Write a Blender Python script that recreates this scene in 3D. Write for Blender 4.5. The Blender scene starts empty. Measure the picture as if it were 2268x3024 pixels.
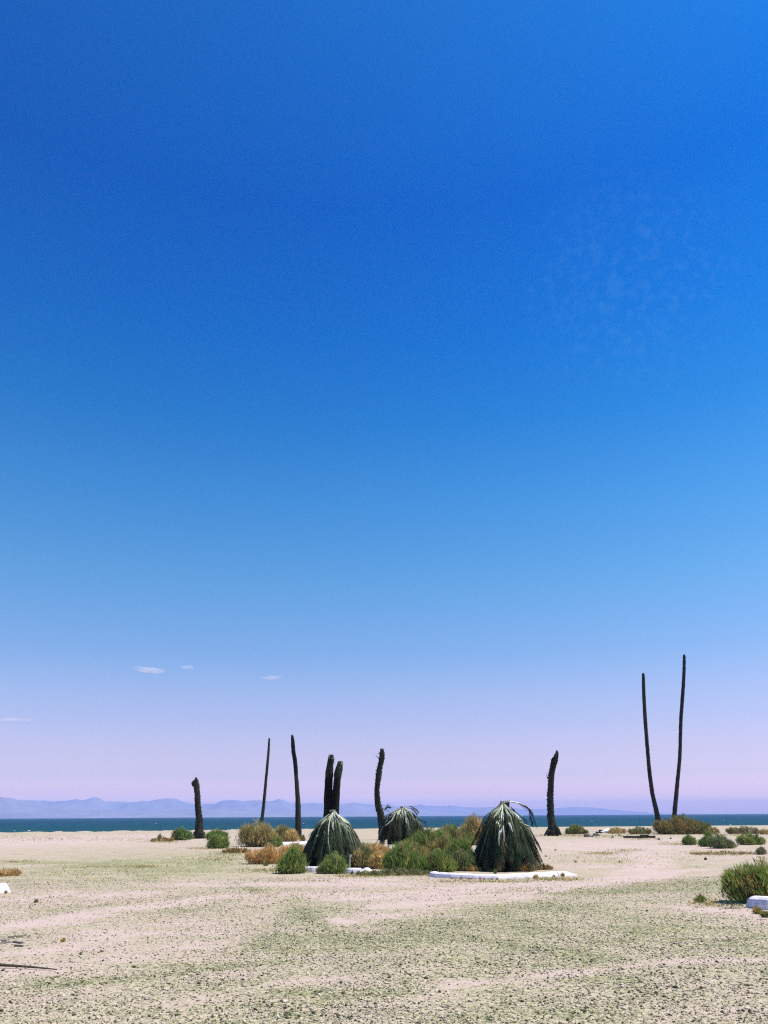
import bpy, math, random
import numpy as np
from mathutils import Vector, Matrix

scene = bpy.context.scene
COL = scene.collection
R = math.radians

# ------------------------------------------------------------------ camera
W0, H0, FPX = 2268.0, 3024.0, 2272.0          # photograph size and focal length in its pixels
EYE = 1.6
PITCH = math.atan((2409.0 - H0 / 2) / FPX)
ROLL = math.atan(13.5 / 2268.0)
cam_data = bpy.data.cameras.new('camera')
cam = bpy.data.objects.new('camera', cam_data)
COL.objects.link(cam)
cam_data.sensor_fit = 'VERTICAL'
cam_data.sensor_height = 24.0
cam_data.lens = 24.0 * FPX / H0
cam_data.clip_start = 0.1
cam_data.clip_end = 60000.0
CAMROT = Matrix.Rotation(R(90) + PITCH, 3, 'X') @ Matrix.Rotation(-ROLL, 3, 'Z')
cam.matrix_world = Matrix.Translation((0, 0, EYE)) @ CAMROT.to_4x4()
scene.camera = cam

# ------------------------------------------------------------------ world, sun, exposure
SUN_EL, SUN_ROT = R(60), R(92)                 # rotation is clockwise from +Y
world = bpy.data.worlds.new('World')
scene.world = world
world.use_nodes = True
wn = world.node_tree
bg = wn.nodes['Background']
bg.inputs[1].default_value = 0.15
sky = wn.nodes.new('ShaderNodeTexSky')
sky.sky_type = 'NISHITA'
sky.sun_disc = False
sky.sun_elevation = SUN_EL
sky.sun_rotation = SUN_ROT
sky.air_density = 1.0
sky.dust_density = 1.2
sky.ozone_density = 2.0
tc = wn.nodes.new('ShaderNodeTexCoord')
sep = wn.nodes.new('ShaderNodeSeparateXYZ')
wn.links.new(tc.outputs['Generated'], sep.inputs[0])
ramp = wn.nodes.new('ShaderNodeValToRGB')      # colour of the air by elevation (film-like grade of the clear sky)
SKY_TINT = [(-1.0, (1.0, .72, .68)), (.8, (.90, .66, .63)), (1.5, (.625, .44, .54)), (2.6, (.412, .328, .423)), (4.0, (.372, .284, .363)), (6.0, (.314, .268, .339)), (8.0, (.279, .266, .334)),
            (11.0, (.199, .260, .335)), (16.0, (.128, .264, .344)), (22.0, (.064, .238, .359)), (28.0, (.018, .195, .356)), (34.0, (.003, .161, .361)),
            (43.0, (.0003, .128, .347)), (55.0, (.012, .163, .368)), (80.0, (.008, .16, .365))]
els = ramp.color_ramp.elements
els.remove(els[1])
for i, (e, c) in enumerate(SKY_TINT):
    p = max(0.0, math.sin(R(e)))
    el = els[0] if i == 0 else els.new(p)
    el.position = p
    el.color = (*c, 1)
wn.links.new(sep.outputs[2], ramp.inputs[0])
mul = wn.nodes.new('ShaderNodeMix')
mul.data_type = 'RGBA'
mul.blend_type = 'MULTIPLY'
mul.inputs[0].default_value = 1.0
wn.links.new(sky.outputs[0], mul.inputs[6])
wn.links.new(ramp.outputs[0], mul.inputs[7])
gain = wn.nodes.new('ShaderNodeVectorMath')
gain.operation = 'SCALE'
gain.inputs['Scale'].default_value = 2.3
# faint dappled high cloud in the upper right, and slightly uneven air everywhere
mot = wn.nodes.new('ShaderNodeTexNoise'); mot.inputs['Scale'].default_value = 85; mot.inputs['Detail'].default_value = 4; mot.inputs['Roughness'].default_value = .55
big = wn.nodes.new('ShaderNodeTexNoise'); big.inputs['Scale'].default_value = 3.5; big.inputs['Detail'].default_value = 5
for n_ in (mot, big): wn.links.new(tc.outputs['Generated'], n_.inputs['Vector'])
def wmath(op, a, b, clamp=False):
    k = wn.nodes.new('ShaderNodeMath'); k.operation = op; k.use_clamp = clamp
    for i_, v_ in ((0, a), (1, b)):
        if hasattr(v_, 'is_output'): wn.links.new(v_, k.inputs[i_])
        else: k.inputs[i_].default_value = v_
    return k.outputs[0]
dd = (CAMROT @ Vector(((1870 - W0 / 2) / FPX, (H0 / 2 - 850) / FPX, -1.0))).normalized()
dot = wn.nodes.new('ShaderNodeVectorMath'); dot.operation = 'DOT_PRODUCT'
wn.links.new(tc.outputs['Generated'], dot.inputs[0]); dot.inputs[1].default_value = dd
region = wmath('MULTIPLY', wmath('SUBTRACT', dot.outputs['Value'], math.cos(R(8.5))), 1 / (1 - math.cos(R(8.5))), True)
puff = wmath('MULTIPLY', wmath('SUBTRACT', mot.outputs['Fac'], .47), 4.0, True)
veil = wmath('MULTIPLY', wmath('MULTIPLY', puff, region), .075)
uneven = wmath('MULTIPLY', wmath('SUBTRACT', big.outputs['Fac'], .5), .022)
haze_mix = wn.nodes.new('ShaderNodeMix'); haze_mix.data_type = 'RGBA'
wn.links.new(wmath('ADD', veil, uneven, True), haze_mix.inputs[0])
wn.links.new(mul.outputs[2], haze_mix.inputs[6]); haze_mix.inputs[7].default_value = (.55, 1.15, 1.7, 1)
wn.links.new(haze_mix.outputs[2], gain.inputs[0])
wn.links.new(gain.outputs[0], bg.inputs[0])

sun_d = bpy.data.lights.new('sun', 'SUN')
sun_d.energy = 4.6
sun_d.angle = R(0.5)
sun_d.color = (1.0, 0.93, 0.86)
sun = bpy.data.objects.new('sun', sun_d)
COL.objects.link(sun)
SDIR = Vector((math.cos(SUN_EL) * math.sin(SUN_ROT), math.cos(SUN_EL) * math.cos(SUN_ROT), math.sin(SUN_EL)))
sun.rotation_euler = (-SDIR).to_track_quat('-Z', 'Y').to_euler()
sun.location = (20, 10, 40)

scene.view_settings.view_transform = 'Standard'
scene.view_settings.look = 'None'
scene.view_settings.exposure = 0.5
scene.view_settings.gamma = 1.0
scene.view_settings.use_curve_mapping = False
scene.cycles.volume_bounces = 1
scene.cycles.max_bounces = 6
scene.cycles.pixel_filter_type = 'BLACKMAN_HARRIS'
scene.cycles.filter_width = 1.25
scene.cycles.use_denoising = False

# ------------------------------------------------------------------ helpers
rng = random.Random(11)
nrng = np.random.default_rng(7)


def ray(px, py):
    return (CAMROT @ Vector(((px - W0 / 2) / FPX, (H0 / 2 - py) / FPX, -1.0)))


def at(px, py, z=0.0):
    """the ground point seen at a photograph pixel"""
    d = ray(px, py)
    return Vector((0, 0, EYE)) + d * ((z - EYE) / d.z)


def at_y(px, py, y):
    """the point at depth y seen at a photograph pixel"""
    d = ray(px, py)
    return Vector((0, 0, EYE)) + d * (y / d.y)


def to_px(v):
    c = CAMROT.transposed() @ (Vector(v) - Vector((0, 0, EYE)))
    return W0 / 2 + FPX * c.x / -c.z, H0 / 2 - FPX * c.y / -c.z


def hash2(ix, iy, seed):
    n = (ix.astype(np.int64) * 374761393 + iy.astype(np.int64) * 668265263 + seed * 974634777) & 0x7fffffff
    n = ((n ^ (n >> 13)) * 1274126177) & 0x7fffffff
    return ((n ^ (n >> 16)) & 0xffff) / 65535.0


def vnoise(x, y, seed=0):
    x = np.asarray(x, float); y = np.asarray(y, float)
    ix = np.floor(x); iy = np.floor(y)
    fx = x - ix; fy = y - iy
    fx = fx * fx * (3 - 2 * fx); fy = fy * fy * (3 - 2 * fy)
    a = hash2(ix, iy, seed); b = hash2(ix + 1, iy, seed); c = hash2(ix, iy + 1, seed); d = hash2(ix + 1, iy + 1, seed)
    return (a * (1 - fx) + b * fx) * (1 - fy) + (c * (1 - fx) + d * fx) * fy


def fbm(x, y, seed=0, o=4):
    s = 0; a = 0.5; t = 0
    for k in range(o):
        s = s + a * vnoise(np.asarray(x) * 2 ** k, np.asarray(y) * 2 ** k, seed + k * 17); t += a; a *= 0.5
    return s / t


def tag(o, label=None, cat=None, group=None, kind=None):
    if label: o['label'] = label
    if cat: o['category'] = cat
    if group: o['group'] = group
    if kind: o['kind'] = kind
    return o


def thing(name, label, cat, loc=(0, 0, 0), group=None):
    o = bpy.data.objects.new(name, None)
    o.empty_display_size = 0.3
    o.location = loc
    COL.objects.link(o)
    return tag(o, label, cat, group)


def mesh_obj(name, verts, faces, mat, parent=None, attrs=None, smooth=False):
    """verts and faces in world space; the object's origin is its parent's"""
    me = bpy.data.meshes.new(name)
    v = np.asarray(verts, float).reshape(-1, 3)
    off = np.array(parent_loc(parent)) if parent is not None else np.zeros(3)
    me.from_pydata((v - off).tolist(), [], [tuple(int(i) for i in f) for f in faces])
    if smooth:
        me.polygons.foreach_set('use_smooth', [True] * len(me.polygons))
    for an, av in (attrs or {}).items():
        av = np.asarray(av, float)
        if av.ndim == 1:
            a = me.attributes.new(an, 'FLOAT', 'POINT'); a.data.foreach_set('value', av)
        else:
            a = me.attributes.new(an, 'FLOAT_COLOR', 'POINT')
            a.data.foreach_set('color', np.concatenate([av, np.ones((len(av), 1))], 1).ravel())
    me.materials.append(mat)
    me.update()
    o = bpy.data.objects.new(name, me)
    COL.objects.link(o)
    if parent is not None:
        o.parent = parent
    return o


def parent_loc(p):
    l = Vector((0, 0, 0))
    while p is not None:
        l = l + p.location; p = p.parent
    return l


class MB:
    def __init__(s):
        s.v = []; s.f = []; s.a = []

    def add(s, v, f, a=0.0):
        n = len(s.v)
        s.v += [tuple(p) for p in v]
        s.f += [tuple(i + n for i in q) for q in f]
        s.a += [a] * len(v) if isinstance(a, (int, float, tuple)) else list(a)

    def tube(s, pts, radii, seg=6, a=0.0, cap=True, jitter=0.0):
        pts = [Vector(p) for p in pts]
        n = len(pts); V = []; F = []
        up = Vector((0.31, 0.17, 0.93))
        for i, p in enumerate(pts):
            t = (pts[min(i + 1, n - 1)] - pts[max(i - 1, 0)])
            t = t.normalized() if t.length > 1e-9 else Vector((0, 0, 1))
            e1 = t.cross(up if abs(t.dot(up)) < .97 else Vector((1, 0, 0))).normalized()
            e2 = t.cross(e1)
            for k in range(seg):
                w = 2 * math.pi * k / seg
                r = radii[i] * (1 + jitter * (rng.random() - .5))
                V.append(p + e1 * (r * math.cos(w)) + e2 * (r * math.sin(w)))
        for i in range(n - 1):
            for k in range(seg):
                k2 = (k + 1) % seg
                F.append((i * seg + k, i * seg + k2, (i + 1) * seg + k2, (i + 1) * seg + k))
        if cap:
            F.append(tuple(range(seg))[::-1]); F.append(tuple((n - 1) * seg + k for k in range(seg)))
        s.add(V, F, a)

    def box(s, c, size, rz=0.0, tilt=0.0, jit=0.0):
        M = Matrix.Rotation(rz, 3, 'Z') @ Matrix.Rotation(tilt, 3, 'Y')
        V = []
        for dz in (-1, 1):
            for dx, dy in ((-1, -1), (1, -1), (1, 1), (-1, 1)):
                V.append(Vector(c) + M @ Vector((dx * size[0] / 2 * (1 + jit * (rng.random() - .5)), dy * size[1] / 2 * (1 + jit * (rng.random() - .5)),
                                                 dz * size[2] / 2 * (1 + jit * (rng.random() - .5)))))
        s.add(V, [(3, 2, 1, 0), (4, 5, 6, 7), (0, 1, 5, 4), (1, 2, 6, 5), (2, 3, 7, 6), (3, 0, 4, 7)])

    def build(s, name, mat, parent=None, smooth=False, attr=None):
        return mesh_obj(name, s.v, s.f, mat, parent, {attr: s.a} if attr else None, smooth)


# ------------------------------------------------------------------ materials
def new_mat(name):
    m = bpy.data.materials.new(name)
    m.use_nodes = True
    nt = m.node_tree
    return m, nt, nt.nodes['Principled BSDF']


def nd(nt, t, **kw):
    n = nt.nodes.new(t)
    for k, v in kw.items():
        if hasattr(n, k): setattr(n, k, v)
        else: n.inputs[k].default_value = v
    return n


def noise(nt, scale, detail=4, rough=.6, vec=None):
    n = nd(nt, 'ShaderNodeTexNoise'); n.inputs['Scale'].default_value = scale
    n.inputs['Detail'].default_value = detail; n.inputs['Roughness'].default_value = rough
    if vec is not None: nt.links.new(vec, n.inputs['Vector'])
    return n


def cramp(nt, fac, stops):
    r = nd(nt, 'ShaderNodeValToRGB'); e = r.color_ramp.elements
    e[0].position, e[0].color = stops[0][0], (*stops[0][1], 1)
    e[1].position, e[1].color = stops[-1][0], (*stops[-1][1], 1)
    for p, c in stops[1:-1]:
        k = e.new(p); k.color = (*c, 1)
    nt.links.new(fac, r.inputs[0])
    return r


def mixc(nt, fac, a, b, mode='MIX'):
    m = nd(nt, 'ShaderNodeMix', data_type='RGBA', blend_type=mode)
    for s, v in ((0, fac), (6, a), (7, b)):
        if hasattr(v, 'is_output'): nt.links.new(v, m.inputs[s])
        elif isinstance(v, (int, float)): m.inputs[s].default_value = v
        else: m.inputs[s].default_value = (*v, 1)
    return m.outputs[2]


def bump(nt, p, h, strength, dist):
    b = nd(nt, 'ShaderNodeBump'); b.inputs['Strength'].default_value = strength; b.inputs['Distance'].default_value = dist
    nt.links.new(h, b.inputs['Height']); nt.links.new(b.outputs[0], p.inputs['Normal'])


def geo_pos(nt):
    return nd(nt, 'ShaderNodeNewGeometry').outputs['Position']


def mat_simple(name, c1, c2, scale=8.0, rough=.9, b=.3, bd=.02, spec=.2):
    m, nt, p = new_mat(name)
    n = noise(nt, scale, 5, .65, geo_pos(nt))
    r = cramp(nt, n.outputs['Fac'], [(.3, c1), (.7, c2)])
    nt.links.new(r.outputs[0], p.inputs['Base Color'])
    p.inputs['Roughness'].default_value = rough
    p.inputs['Specular IOR Level'].default_value = spec
    if b: bump(nt, p, n.outputs['Fac'], b, bd)
    return m


def mat_foliage(name, rough=.8, translucent=.25):
    """colour comes from each blade's own 'tint'"""
    m, nt, p = new_mat(name)
    a = nd(nt, 'ShaderNodeAttribute', attribute_name='tint')
    nt.links.new(a.outputs['Color'], p.inputs['Base Color'])
    p.inputs['Roughness'].default_value = rough
    p.inputs['Specular IOR Level'].default_value = .15
    t = nd(nt, 'ShaderNodeBsdfTranslucent'); nt.links.new(a.outputs['Color'], t.inputs['Color'])
    mx = nd(nt, 'ShaderNodeMixShader'); mx.inputs[0].default_value = translucent
    nt.links.new(p.outputs[0], mx.inputs[1]); nt.links.new(t.outputs[0], mx.inputs[2])
    nt.links.new(mx.outputs[0], nt.nodes['Material Output'].inputs['Surface'])
    return m


M = {}
M['foliage'] = mat_foliage('foliage', .85, .35)
M['twig'] = mat_simple('twig', (.10, .075, .05), (.17, .13, .09), 30)
M['stub'] = mat_simple('stub', (.02, .02, .012), (.05, .045, .03), 20)
M['pale_stub'] = mat_simple('pale_stub', (.16, .15, .11), (.30, .28, .22), 25)
M['concrete_chunk'] = mat_simple('concrete_chunk', (.10, .11, .08), (.20, .20, .15), 10)
M['dark_wood'] = mat_simple('dark_wood', (.018, .016, .010), (.05, .042, .028), 12)
M['stick_wood'] = mat_simple('stick_wood', (.05, .045, .028), (.11, .095, .06), 14)
M['grey_wood'] = mat_simple('grey_wood', (.16, .14, .10), (.30, .26, .20), 14)
M['pale_slab'] = mat_simple('pale_slab', (.66, .60, .60), (.78, .72, .72), 5)
M['rock'] = mat_simple('rock', (.34, .30, .27), (.50, .45, .42), 9)
M['stake'] = mat_simple('stake', (.45, .43, .36), (.60, .58, .50), 12)
M['gull'] = mat_simple('gull', (.75, .75, .78), (.82, .82, .84), 9, b=0)
M['beak'] = mat_simple('beak', (.45, .22, .04), (.5, .26, .05), 9, b=0)

# palm bark: rings of dark, weather-blackened fibre
def mat_bark(name, dark, light, band=(.3, .62)):
    m, nt, p = new_mat(name)
    g = geo_pos(nt)
    mp = nd(nt, 'ShaderNodeMapping'); mp.inputs['Scale'].default_value = (5, 5, .8); nt.links.new(g, mp.inputs[0])
    n1 = noise(nt, 1.0, 4, .6, mp.outputs[0])
    mp2 = nd(nt, 'ShaderNodeMapping'); mp2.inputs['Scale'].default_value = (26, 26, 5); nt.links.new(g, mp2.inputs[0])
    n2 = noise(nt, 1.0, 5, .7, mp2.outputs[0])
    r1 = cramp(nt, n1.outputs['Fac'], [(band[0], dark), (band[1], light)])
    r2 = cramp(nt, n2.outputs['Fac'], [(.25, (.45, .45, .45)), (.75, (1.35, 1.3, 1.2))])
    nt.links.new(mixc(nt, 1.0, r1.outputs[0], r2.outputs[0], 'MULTIPLY'), p.inputs['Base Color'])
    p.inputs['Roughness'].default_value = .95
    p.inputs['Specular IOR Level'].default_value = .1
    bump(nt, p, n2.outputs['Fac'], .8, .03)
    return m


M['bark'] = mat_bark('bark', (.006, .007, .004), (.040, .041, .024))
M['bark_green'] = mat_bark('bark_green', (.012, .014, .007), (.040, .043, .024))
M['bark_burnt'] = mat_bark('bark_burnt', (.004, .004, .003), (.014, .015, .009))
M['thatch'] = mat_bark('thatch', (.003, .005, .003), (.012, .016, .009))  # near black: the shade between the fronds is put into this colour

# frond leaflets: dull dark green to brown, its own shade per frond
m, nt, p = new_mat('frond_leaf')
oi = nd(nt, 'ShaderNodeObjectInfo')
r = cramp(nt, oi.outputs['Random'], [(0, (.011, .025, .011)), (.40, (.020, .037, .014)), (.65, (.032, .045, .016)), (.82, (.060, .056, .022)), (1, (.10, .075, .030))])
n = noise(nt, 14, 4, .6, geo_pos(nt))
r2 = cramp(nt, n.outputs['Fac'], [(.3, (.6, .6, .6)), (.7, (1.4, 1.4, 1.3))])
nt.links.new(mixc(nt, 1.0, r.outputs[0], r2.outputs[0], 'MULTIPLY'), p.inputs['Base Color'])
p.inputs['Roughness'].default_value = .7
p.inputs['Specular IOR Level'].default_value = .12
M['frond_leaf'] = m
# midribs: pale dry stalk, sunlit paleness painted in, turning green-brown towards the tip
m, nt, p = new_mat('midrib')
a = nd(nt, 'ShaderNodeAttribute', attribute_name='along')
r = cramp(nt, a.outputs['Fac'], [(0, (.44, .42, .30)), (.26, (.31, .33, .21)), (.48, (.10, .13, .065)), (1, (.015, .028, .012))])
oi = nd(nt, 'ShaderNodeObjectInfo')
r2 = cramp(nt, oi.outputs['Random'], [(0, (.40, .46, .38)), (.5, (.75, .82, .70)), (1, (1.25, 1.25, 1.2))])
nt.links.new(mixc(nt, 1.0, r.outputs[0], r2.outputs[0], 'MULTIPLY'), p.inputs['Base Color'])
p.inputs['Roughness'].default_value = .45
M['midrib'] = m
M['bare_rib'] = mat_simple('bare_rib', (.42, .40, .32), (.58, .55, .46), 20, .6, 0)

# kerb: weathered white paint
m, nt, p = new_mat('kerb_paint')
g = geo_pos(nt)
n1 = noise(nt, 5, 6, .7, g); n2 = noise(nt, 28, 4, .6, g)
r = cramp(nt, n1.outputs['Fac'], [(.28, (.36, .31, .27)), (.40, (.66, .60, .60)), (.50, (.78, .72, .75)), (.7, (.83, .78, .81))])
r2 = cramp(nt, n2.outputs['Fac'], [(.30, (.60, .56, .50)), (.46, (1, 1, 1))])
nt.links.new(mixc(nt, 1.0, r.outputs[0], r2.outputs[0], 'MULTIPLY'), p.inputs['Base Color'])
p.inputs['Roughness'].default_value = .75
bump(nt, p, n2.outputs['Fac'], .35, .01)
M['kerb_paint'] = m

# ground: pale pinkish sand over worn olive-grey gravel
m, nt, p = new_mat('ground')
g = geo_pos(nt)
at_g = nd(nt, 'ShaderNodeAttribute', attribute_name='gravel').outputs['Fac']
nA = noise(nt, 1.1, 6, .65, g); nB = noise(nt, 7, 5, .65, g); nC = noise(nt, 42, 3, .6, g)
mp = nd(nt, 'ShaderNodeMapping'); mp.inputs['Scale'].default_value = (.35, 1.5, 1); nt.links.new(g, mp.inputs[0])
nD = noise(nt, 1.2, 5, .6, mp.outputs[0])
def math_n(nt, op, a, b, clamp=False):
    k = nd(nt, 'ShaderNodeMath', operation=op, use_clamp=clamp)
    for s, v in ((0, a), (1, b)):
        if hasattr(v, 'is_output'): nt.links.new(v, k.inputs[s])
        else: k.inputs[s].default_value = v
    return k.outputs[0]
v = math_n(nt, 'ADD', at_g, math_n(nt, 'MULTIPLY', math_n(nt, 'SUBTRACT', nA.outputs['Fac'], .5), 1.75))
v = math_n(nt, 'ADD', v, math_n(nt, 'MULTIPLY', math_n(nt, 'SUBTRACT', nD.outputs['Fac'], .5), 1.2))
v = math_n(nt, 'ADD', v, math_n(nt, 'MULTIPLY', math_n(nt, 'SUBTRACT', nB.outputs['Fac'], .5), 1.15), True)
base = cramp(nt, v, [(.0, (.50, .385, .318)), (.25, (.465, .365, .278)), (.5, (.445, .365, .255)), (.75, (.425, .365, .235)), (1, (.34, .315, .175))])
vo = nd(nt, 'ShaderNodeTexVoronoi'); vo.inputs['Scale'].default_value = 30; nt.links.new(g, vo.inputs['Vector'])
spk = cramp(nt, vo.outputs['Color'], [(.2, (.28, .34, .22)), (.40, (.70, .73, .64)), (.58, (1, 1, 1)), (.9, (1.32, 1.27, 1.27))])
amt = math_n(nt, 'MULTIPLY', math_n(nt, 'ADD', v, .08), .85, True)
c1 = mixc(nt, amt, base.outputs[0], mixc(nt, 1.0, base.outputs[0], spk.outputs[0], 'MULTIPLY'))
fine = cramp(nt, nC.outputs['Fac'], [(.25, (.80, .79, .76)), (.7, (1.14, 1.13, 1.12))])
nt.links.new(mixc(nt, 1.0, c1, fine.outputs[0], 'MULTIPLY'), p.inputs['Base Color'])
p.inputs['Roughness'].default_value = .95
p.inputs['Specular IOR Level'].default_value = .1
hh = math_n(nt, 'ADD', nB.outputs['Fac'], math_n(nt, 'MULTIPLY', nC.outputs['Fac'], .5))
bump(nt, p, hh, .45, .03)
M['ground'] = m

m, nt, p = new_mat('pebble')
a = nd(nt, 'ShaderNodeAttribute', attribute_name='tint')
nt.links.new(a.outputs['Color'], p.inputs['Base Color'])
p.inputs['Roughness'].default_value = .9
p.inputs['Specular IOR Level'].default_value = .15
M['pebble'] = m

m, nt, p = new_mat('water')
g = geo_pos(nt)
mp = nd(nt, 'ShaderNodeMapping'); mp.inputs['Scale'].default_value = (.25, .6, 1); nt.links.new(g, mp.inputs[0])
n1 = noise(nt, 1.0, 5, .65, mp.outputs[0])
mp2 = nd(nt, 'ShaderNodeMapping'); mp2.inputs['Scale'].default_value = (.012, .02, 1); nt.links.new(g, mp2.inputs[0])
n2 = noise(nt, 1.0, 4, .6, mp2.outputs[0])
r = cramp(nt, n2.outputs['Fac'], [(.3, (.0005, .036, .052)), (.7, (.001, .049, .072))])
r2 = cramp(nt, n1.outputs['Fac'], [(.25, (.5, .55, .6)), (.6, (1.15, 1.12, 1.1)), (.8, (2.2, 1.6, 1.5))])  # wave glints and whitecaps painted into the water colour
sx = nd(nt, 'ShaderNodeSeparateXYZ'); nt.links.new(g, sx.inputs[0])
deep = nd(nt, 'ShaderNodeMapRange'); nt.links.new(sx.outputs['Y'], deep.inputs['Value'])
deep.inputs['From Min'].default_value = 120; deep.inputs['From Max'].default_value = 330
wc = mixc(nt, deep.outputs[0], (.006, .060, .058), r.outputs[0])
nt.links.new(mixc(nt, 1.0, wc, r2.outputs[0], 'MULTIPLY'), p.inputs['Base Color'])
p.inputs['Roughness'].default_value = .5
p.inputs['IOR'].default_value = 1.33
p.inputs['Specular IOR Level'].default_value = .06
bump(nt, p, n1.outputs['Fac'], 1.0, .5)
M['water'] = m

M['mountain'] = mat_simple('mountain', (.19, .20, .22), (.28, .28, .29), .004, .95, 0)  # pale bluish rock: part of the distance haze is put into the colour

# ------------------------------------------------------------------ ground sheet with its beach
CREST_PX = [(-900, 2466), (0, 2459), (250, 2457), (600, 2453), (1050, 2447.5), (1300, 2444), (1650, 2441), (2268, 2437), (3200, 2430)]
cp = [at(x, y) for x, y in CREST_PX]
cx_ = np.array([c.x for c in cp]); cy_ = np.array([c.y for c in cp])
SEA = -1.0


def crest(x):
    return np.interp(x, cx_, cy_)


PATCH = [
    (200, 2780, 330, 50, -.42), (150, 2850, 200, 30, -.35), (1150, 2715, 120, 18, -.65), (1000, 2717, 60, 8, -.5), (1000, 2606, 260, 12, -.8),
    (1500, 2618, 220, 10, -.5), (1800, 2500, 250, 20, -.7), (2200, 2700, 120, 22, -.7), (1350, 2660, 250, 15, -.5), (100, 2650, 170, 20, -.6),
    (200, 2480, 380, 14, -1.0), (400, 2638, 90, 9, -.7), (60, 2940, 80, 26, -.5), (1900, 2585, 90, 9, -.6), (950, 2645, 200, 10, -.5),
    (700, 2612, 170, 8, -.4), (160, 2555, 90, 6, -.6), (1250, 2560, 40, 8, -.5), (2000, 2480, 200, 10, -.4), (1750, 2560, 130, 8, -.5), (620, 2780, 60, 20, -.3),
    (1400, 2850, 700, 120, .26), (1950, 2620, 260, 22, .42), (1770, 2632, 90, 5, .9), (430, 2550, 340, 34, .6), (560, 2573, 150, 12, .75),
    (330, 2892, 250, 9, .85), (450, 2690, 120, 12, .5), (900, 2690, 110, 18, .6), (750, 2632, 150, 10, .45), (2000, 2750, 250, 60, .4),
    (1200, 2990, 500, 40, .15), (1550, 2740, 300, 40, .35), (850, 2790, 300, 40, .3), (1780, 2515, 70, 6, .5), (2060, 2560, 60, 12, .5),
    (80, 2765, 60, 10, .45), (1080, 2980, 60, 20, .4), (1650, 2680, 300, 18, .35), (190, 2548, 120, 4, .6), (1880, 2545, 120, 5, .4)]
PW = []
for (px, py, rx, ry, val) in PATCH:
    c = at(px, py); n1 = at(px, py + ry); n2 = at(px, py - ry); ex = at(px + rx, py)
    PW.append((c.x, c.y, abs(ex.x - c.x), max(.12, abs(n2.y - n1.y) / 2), val))


# old wheel tracks: pixel path, half-width in metres, change
TRACKS = [([(1000, 2650), (1200, 2640), (1450, 2622), (1700, 2605), (1900, 2578), (1960, 2550), (1860, 2520), (1650, 2502)], .55, -.8),
          ([(1100, 2678), (1350, 2657), (1600, 2631), (1850, 2600), (2050, 2570), (2268, 2560)], .35, -.6),
          ([(1200, 2770), (1500, 2692), (1750, 2642), (2000, 2606), (2300, 2585)], .7, .26), ([(1640, 2640), (1850, 2627)], .22, .7),
          ([(-60, 2930), (200, 2905), (400, 2885), (560, 2868), (820, 2838)], .13, .85), ([(700, 2800), (830, 2762), (890, 2700), (850, 2655), (690, 2612)], .3, .3),
          ([(860, 2690), (1000, 2745), (1100, 2800)], .22, .5), ([(1130, 2735), (1350, 2765), (1600, 2805), (1950, 2910)], .2, .35), ([(0, 2745), (300, 2690), (600, 2652), (900, 2634)], .45, -.6),
          ([(1850, 2738), (2050, 2778), (2268, 2768)], .16, .6), ([(1250, 2960), (1500, 2900), (1900, 2850), (2300, 2830)], .22, -.5), ([(600, 2960), (900, 2900), (1300, 2860)], .2, -.35),
          ([(100, 2545), (350, 2552), (650, 2548)], .5, .4), ([(0, 2566), (300, 2560), (470, 2566)], .25, .5)]
TW = [([(at(*q_).x, at(*q_).y) for q_ in P], hw, val) for P, hw, val in TRACKS]


def gravel_amount(x, y):
    g = .46 + .12 * np.clip((16 - y) / 8, 0, 1)
    wx = x + (fbm(x * .35, y * .35, 5) - .5) * 3.0 + (fbm(x * 1.5, y * 1.5, 6) - .5) * 1.2
    wy = y + (fbm(x * .35, y * .35, 9) - .5) * (0.6 + y * .06) + (fbm(x * 1.5, y * 1.5, 8) - .5) * 1.2
    for (cx, cy, rx, ry, val) in PW:
        g = g + .8 * val * np.exp(-(((wx - cx) / rx) ** 2 + ((wy - cy) / ry) ** 2) * .9)
    for (P, hw, val) in TW:
        d2 = np.full(np.shape(x), 1e9)
        for (ax, ay), (bx, by) in zip(P[:-1], P[1:]):
            t = np.clip(((wx * .35 + x * .65 - ax) * (bx - ax) + (wy * .35 + y * .65 - ay) * (by - ay)) / ((bx - ax) ** 2 + (by - ay) ** 2), 0, 1)
            d2 = np.minimum(d2, (wx * .35 + x * .65 - ax - t * (bx - ax)) ** 2 + (wy * .35 + y * .65 - ay - t * (by - ay)) ** 2)
        g = g + val * np.exp(-d2 / hw ** 2)
    return np.clip(g, 0, 1.1)


def ground_z(x, y):
    d = y - crest(x)
    z = (fbm(x * .5, y * .5, 3) - .5) * .05
    near = np.clip((y - 3) / 6, 0, 1)
    z = z * near
    # low mottled beach ridge on the left, just before the drop
    ridge = np.exp(-((d + 5) / 6.0) ** 2) * np.clip((-4 - x) / 8, 0, 1)
    z = z + ridge * (fbm(x * .9, y * .9, 21) - .45) * .55
    drop = np.clip(d / 16, 0, 1)
    return np.where(d > 0, z * (1 - drop) + (SEA - .25) * drop ** 1.2, z)


xs = np.unique(np.concatenate([np.linspace(-420, -60, 25), np.linspace(-60, -22, 77), np.linspace(-22, 22, 265), np.linspace(22, 60, 77), np.linspace(60, 420, 25)]).round(4))
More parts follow.
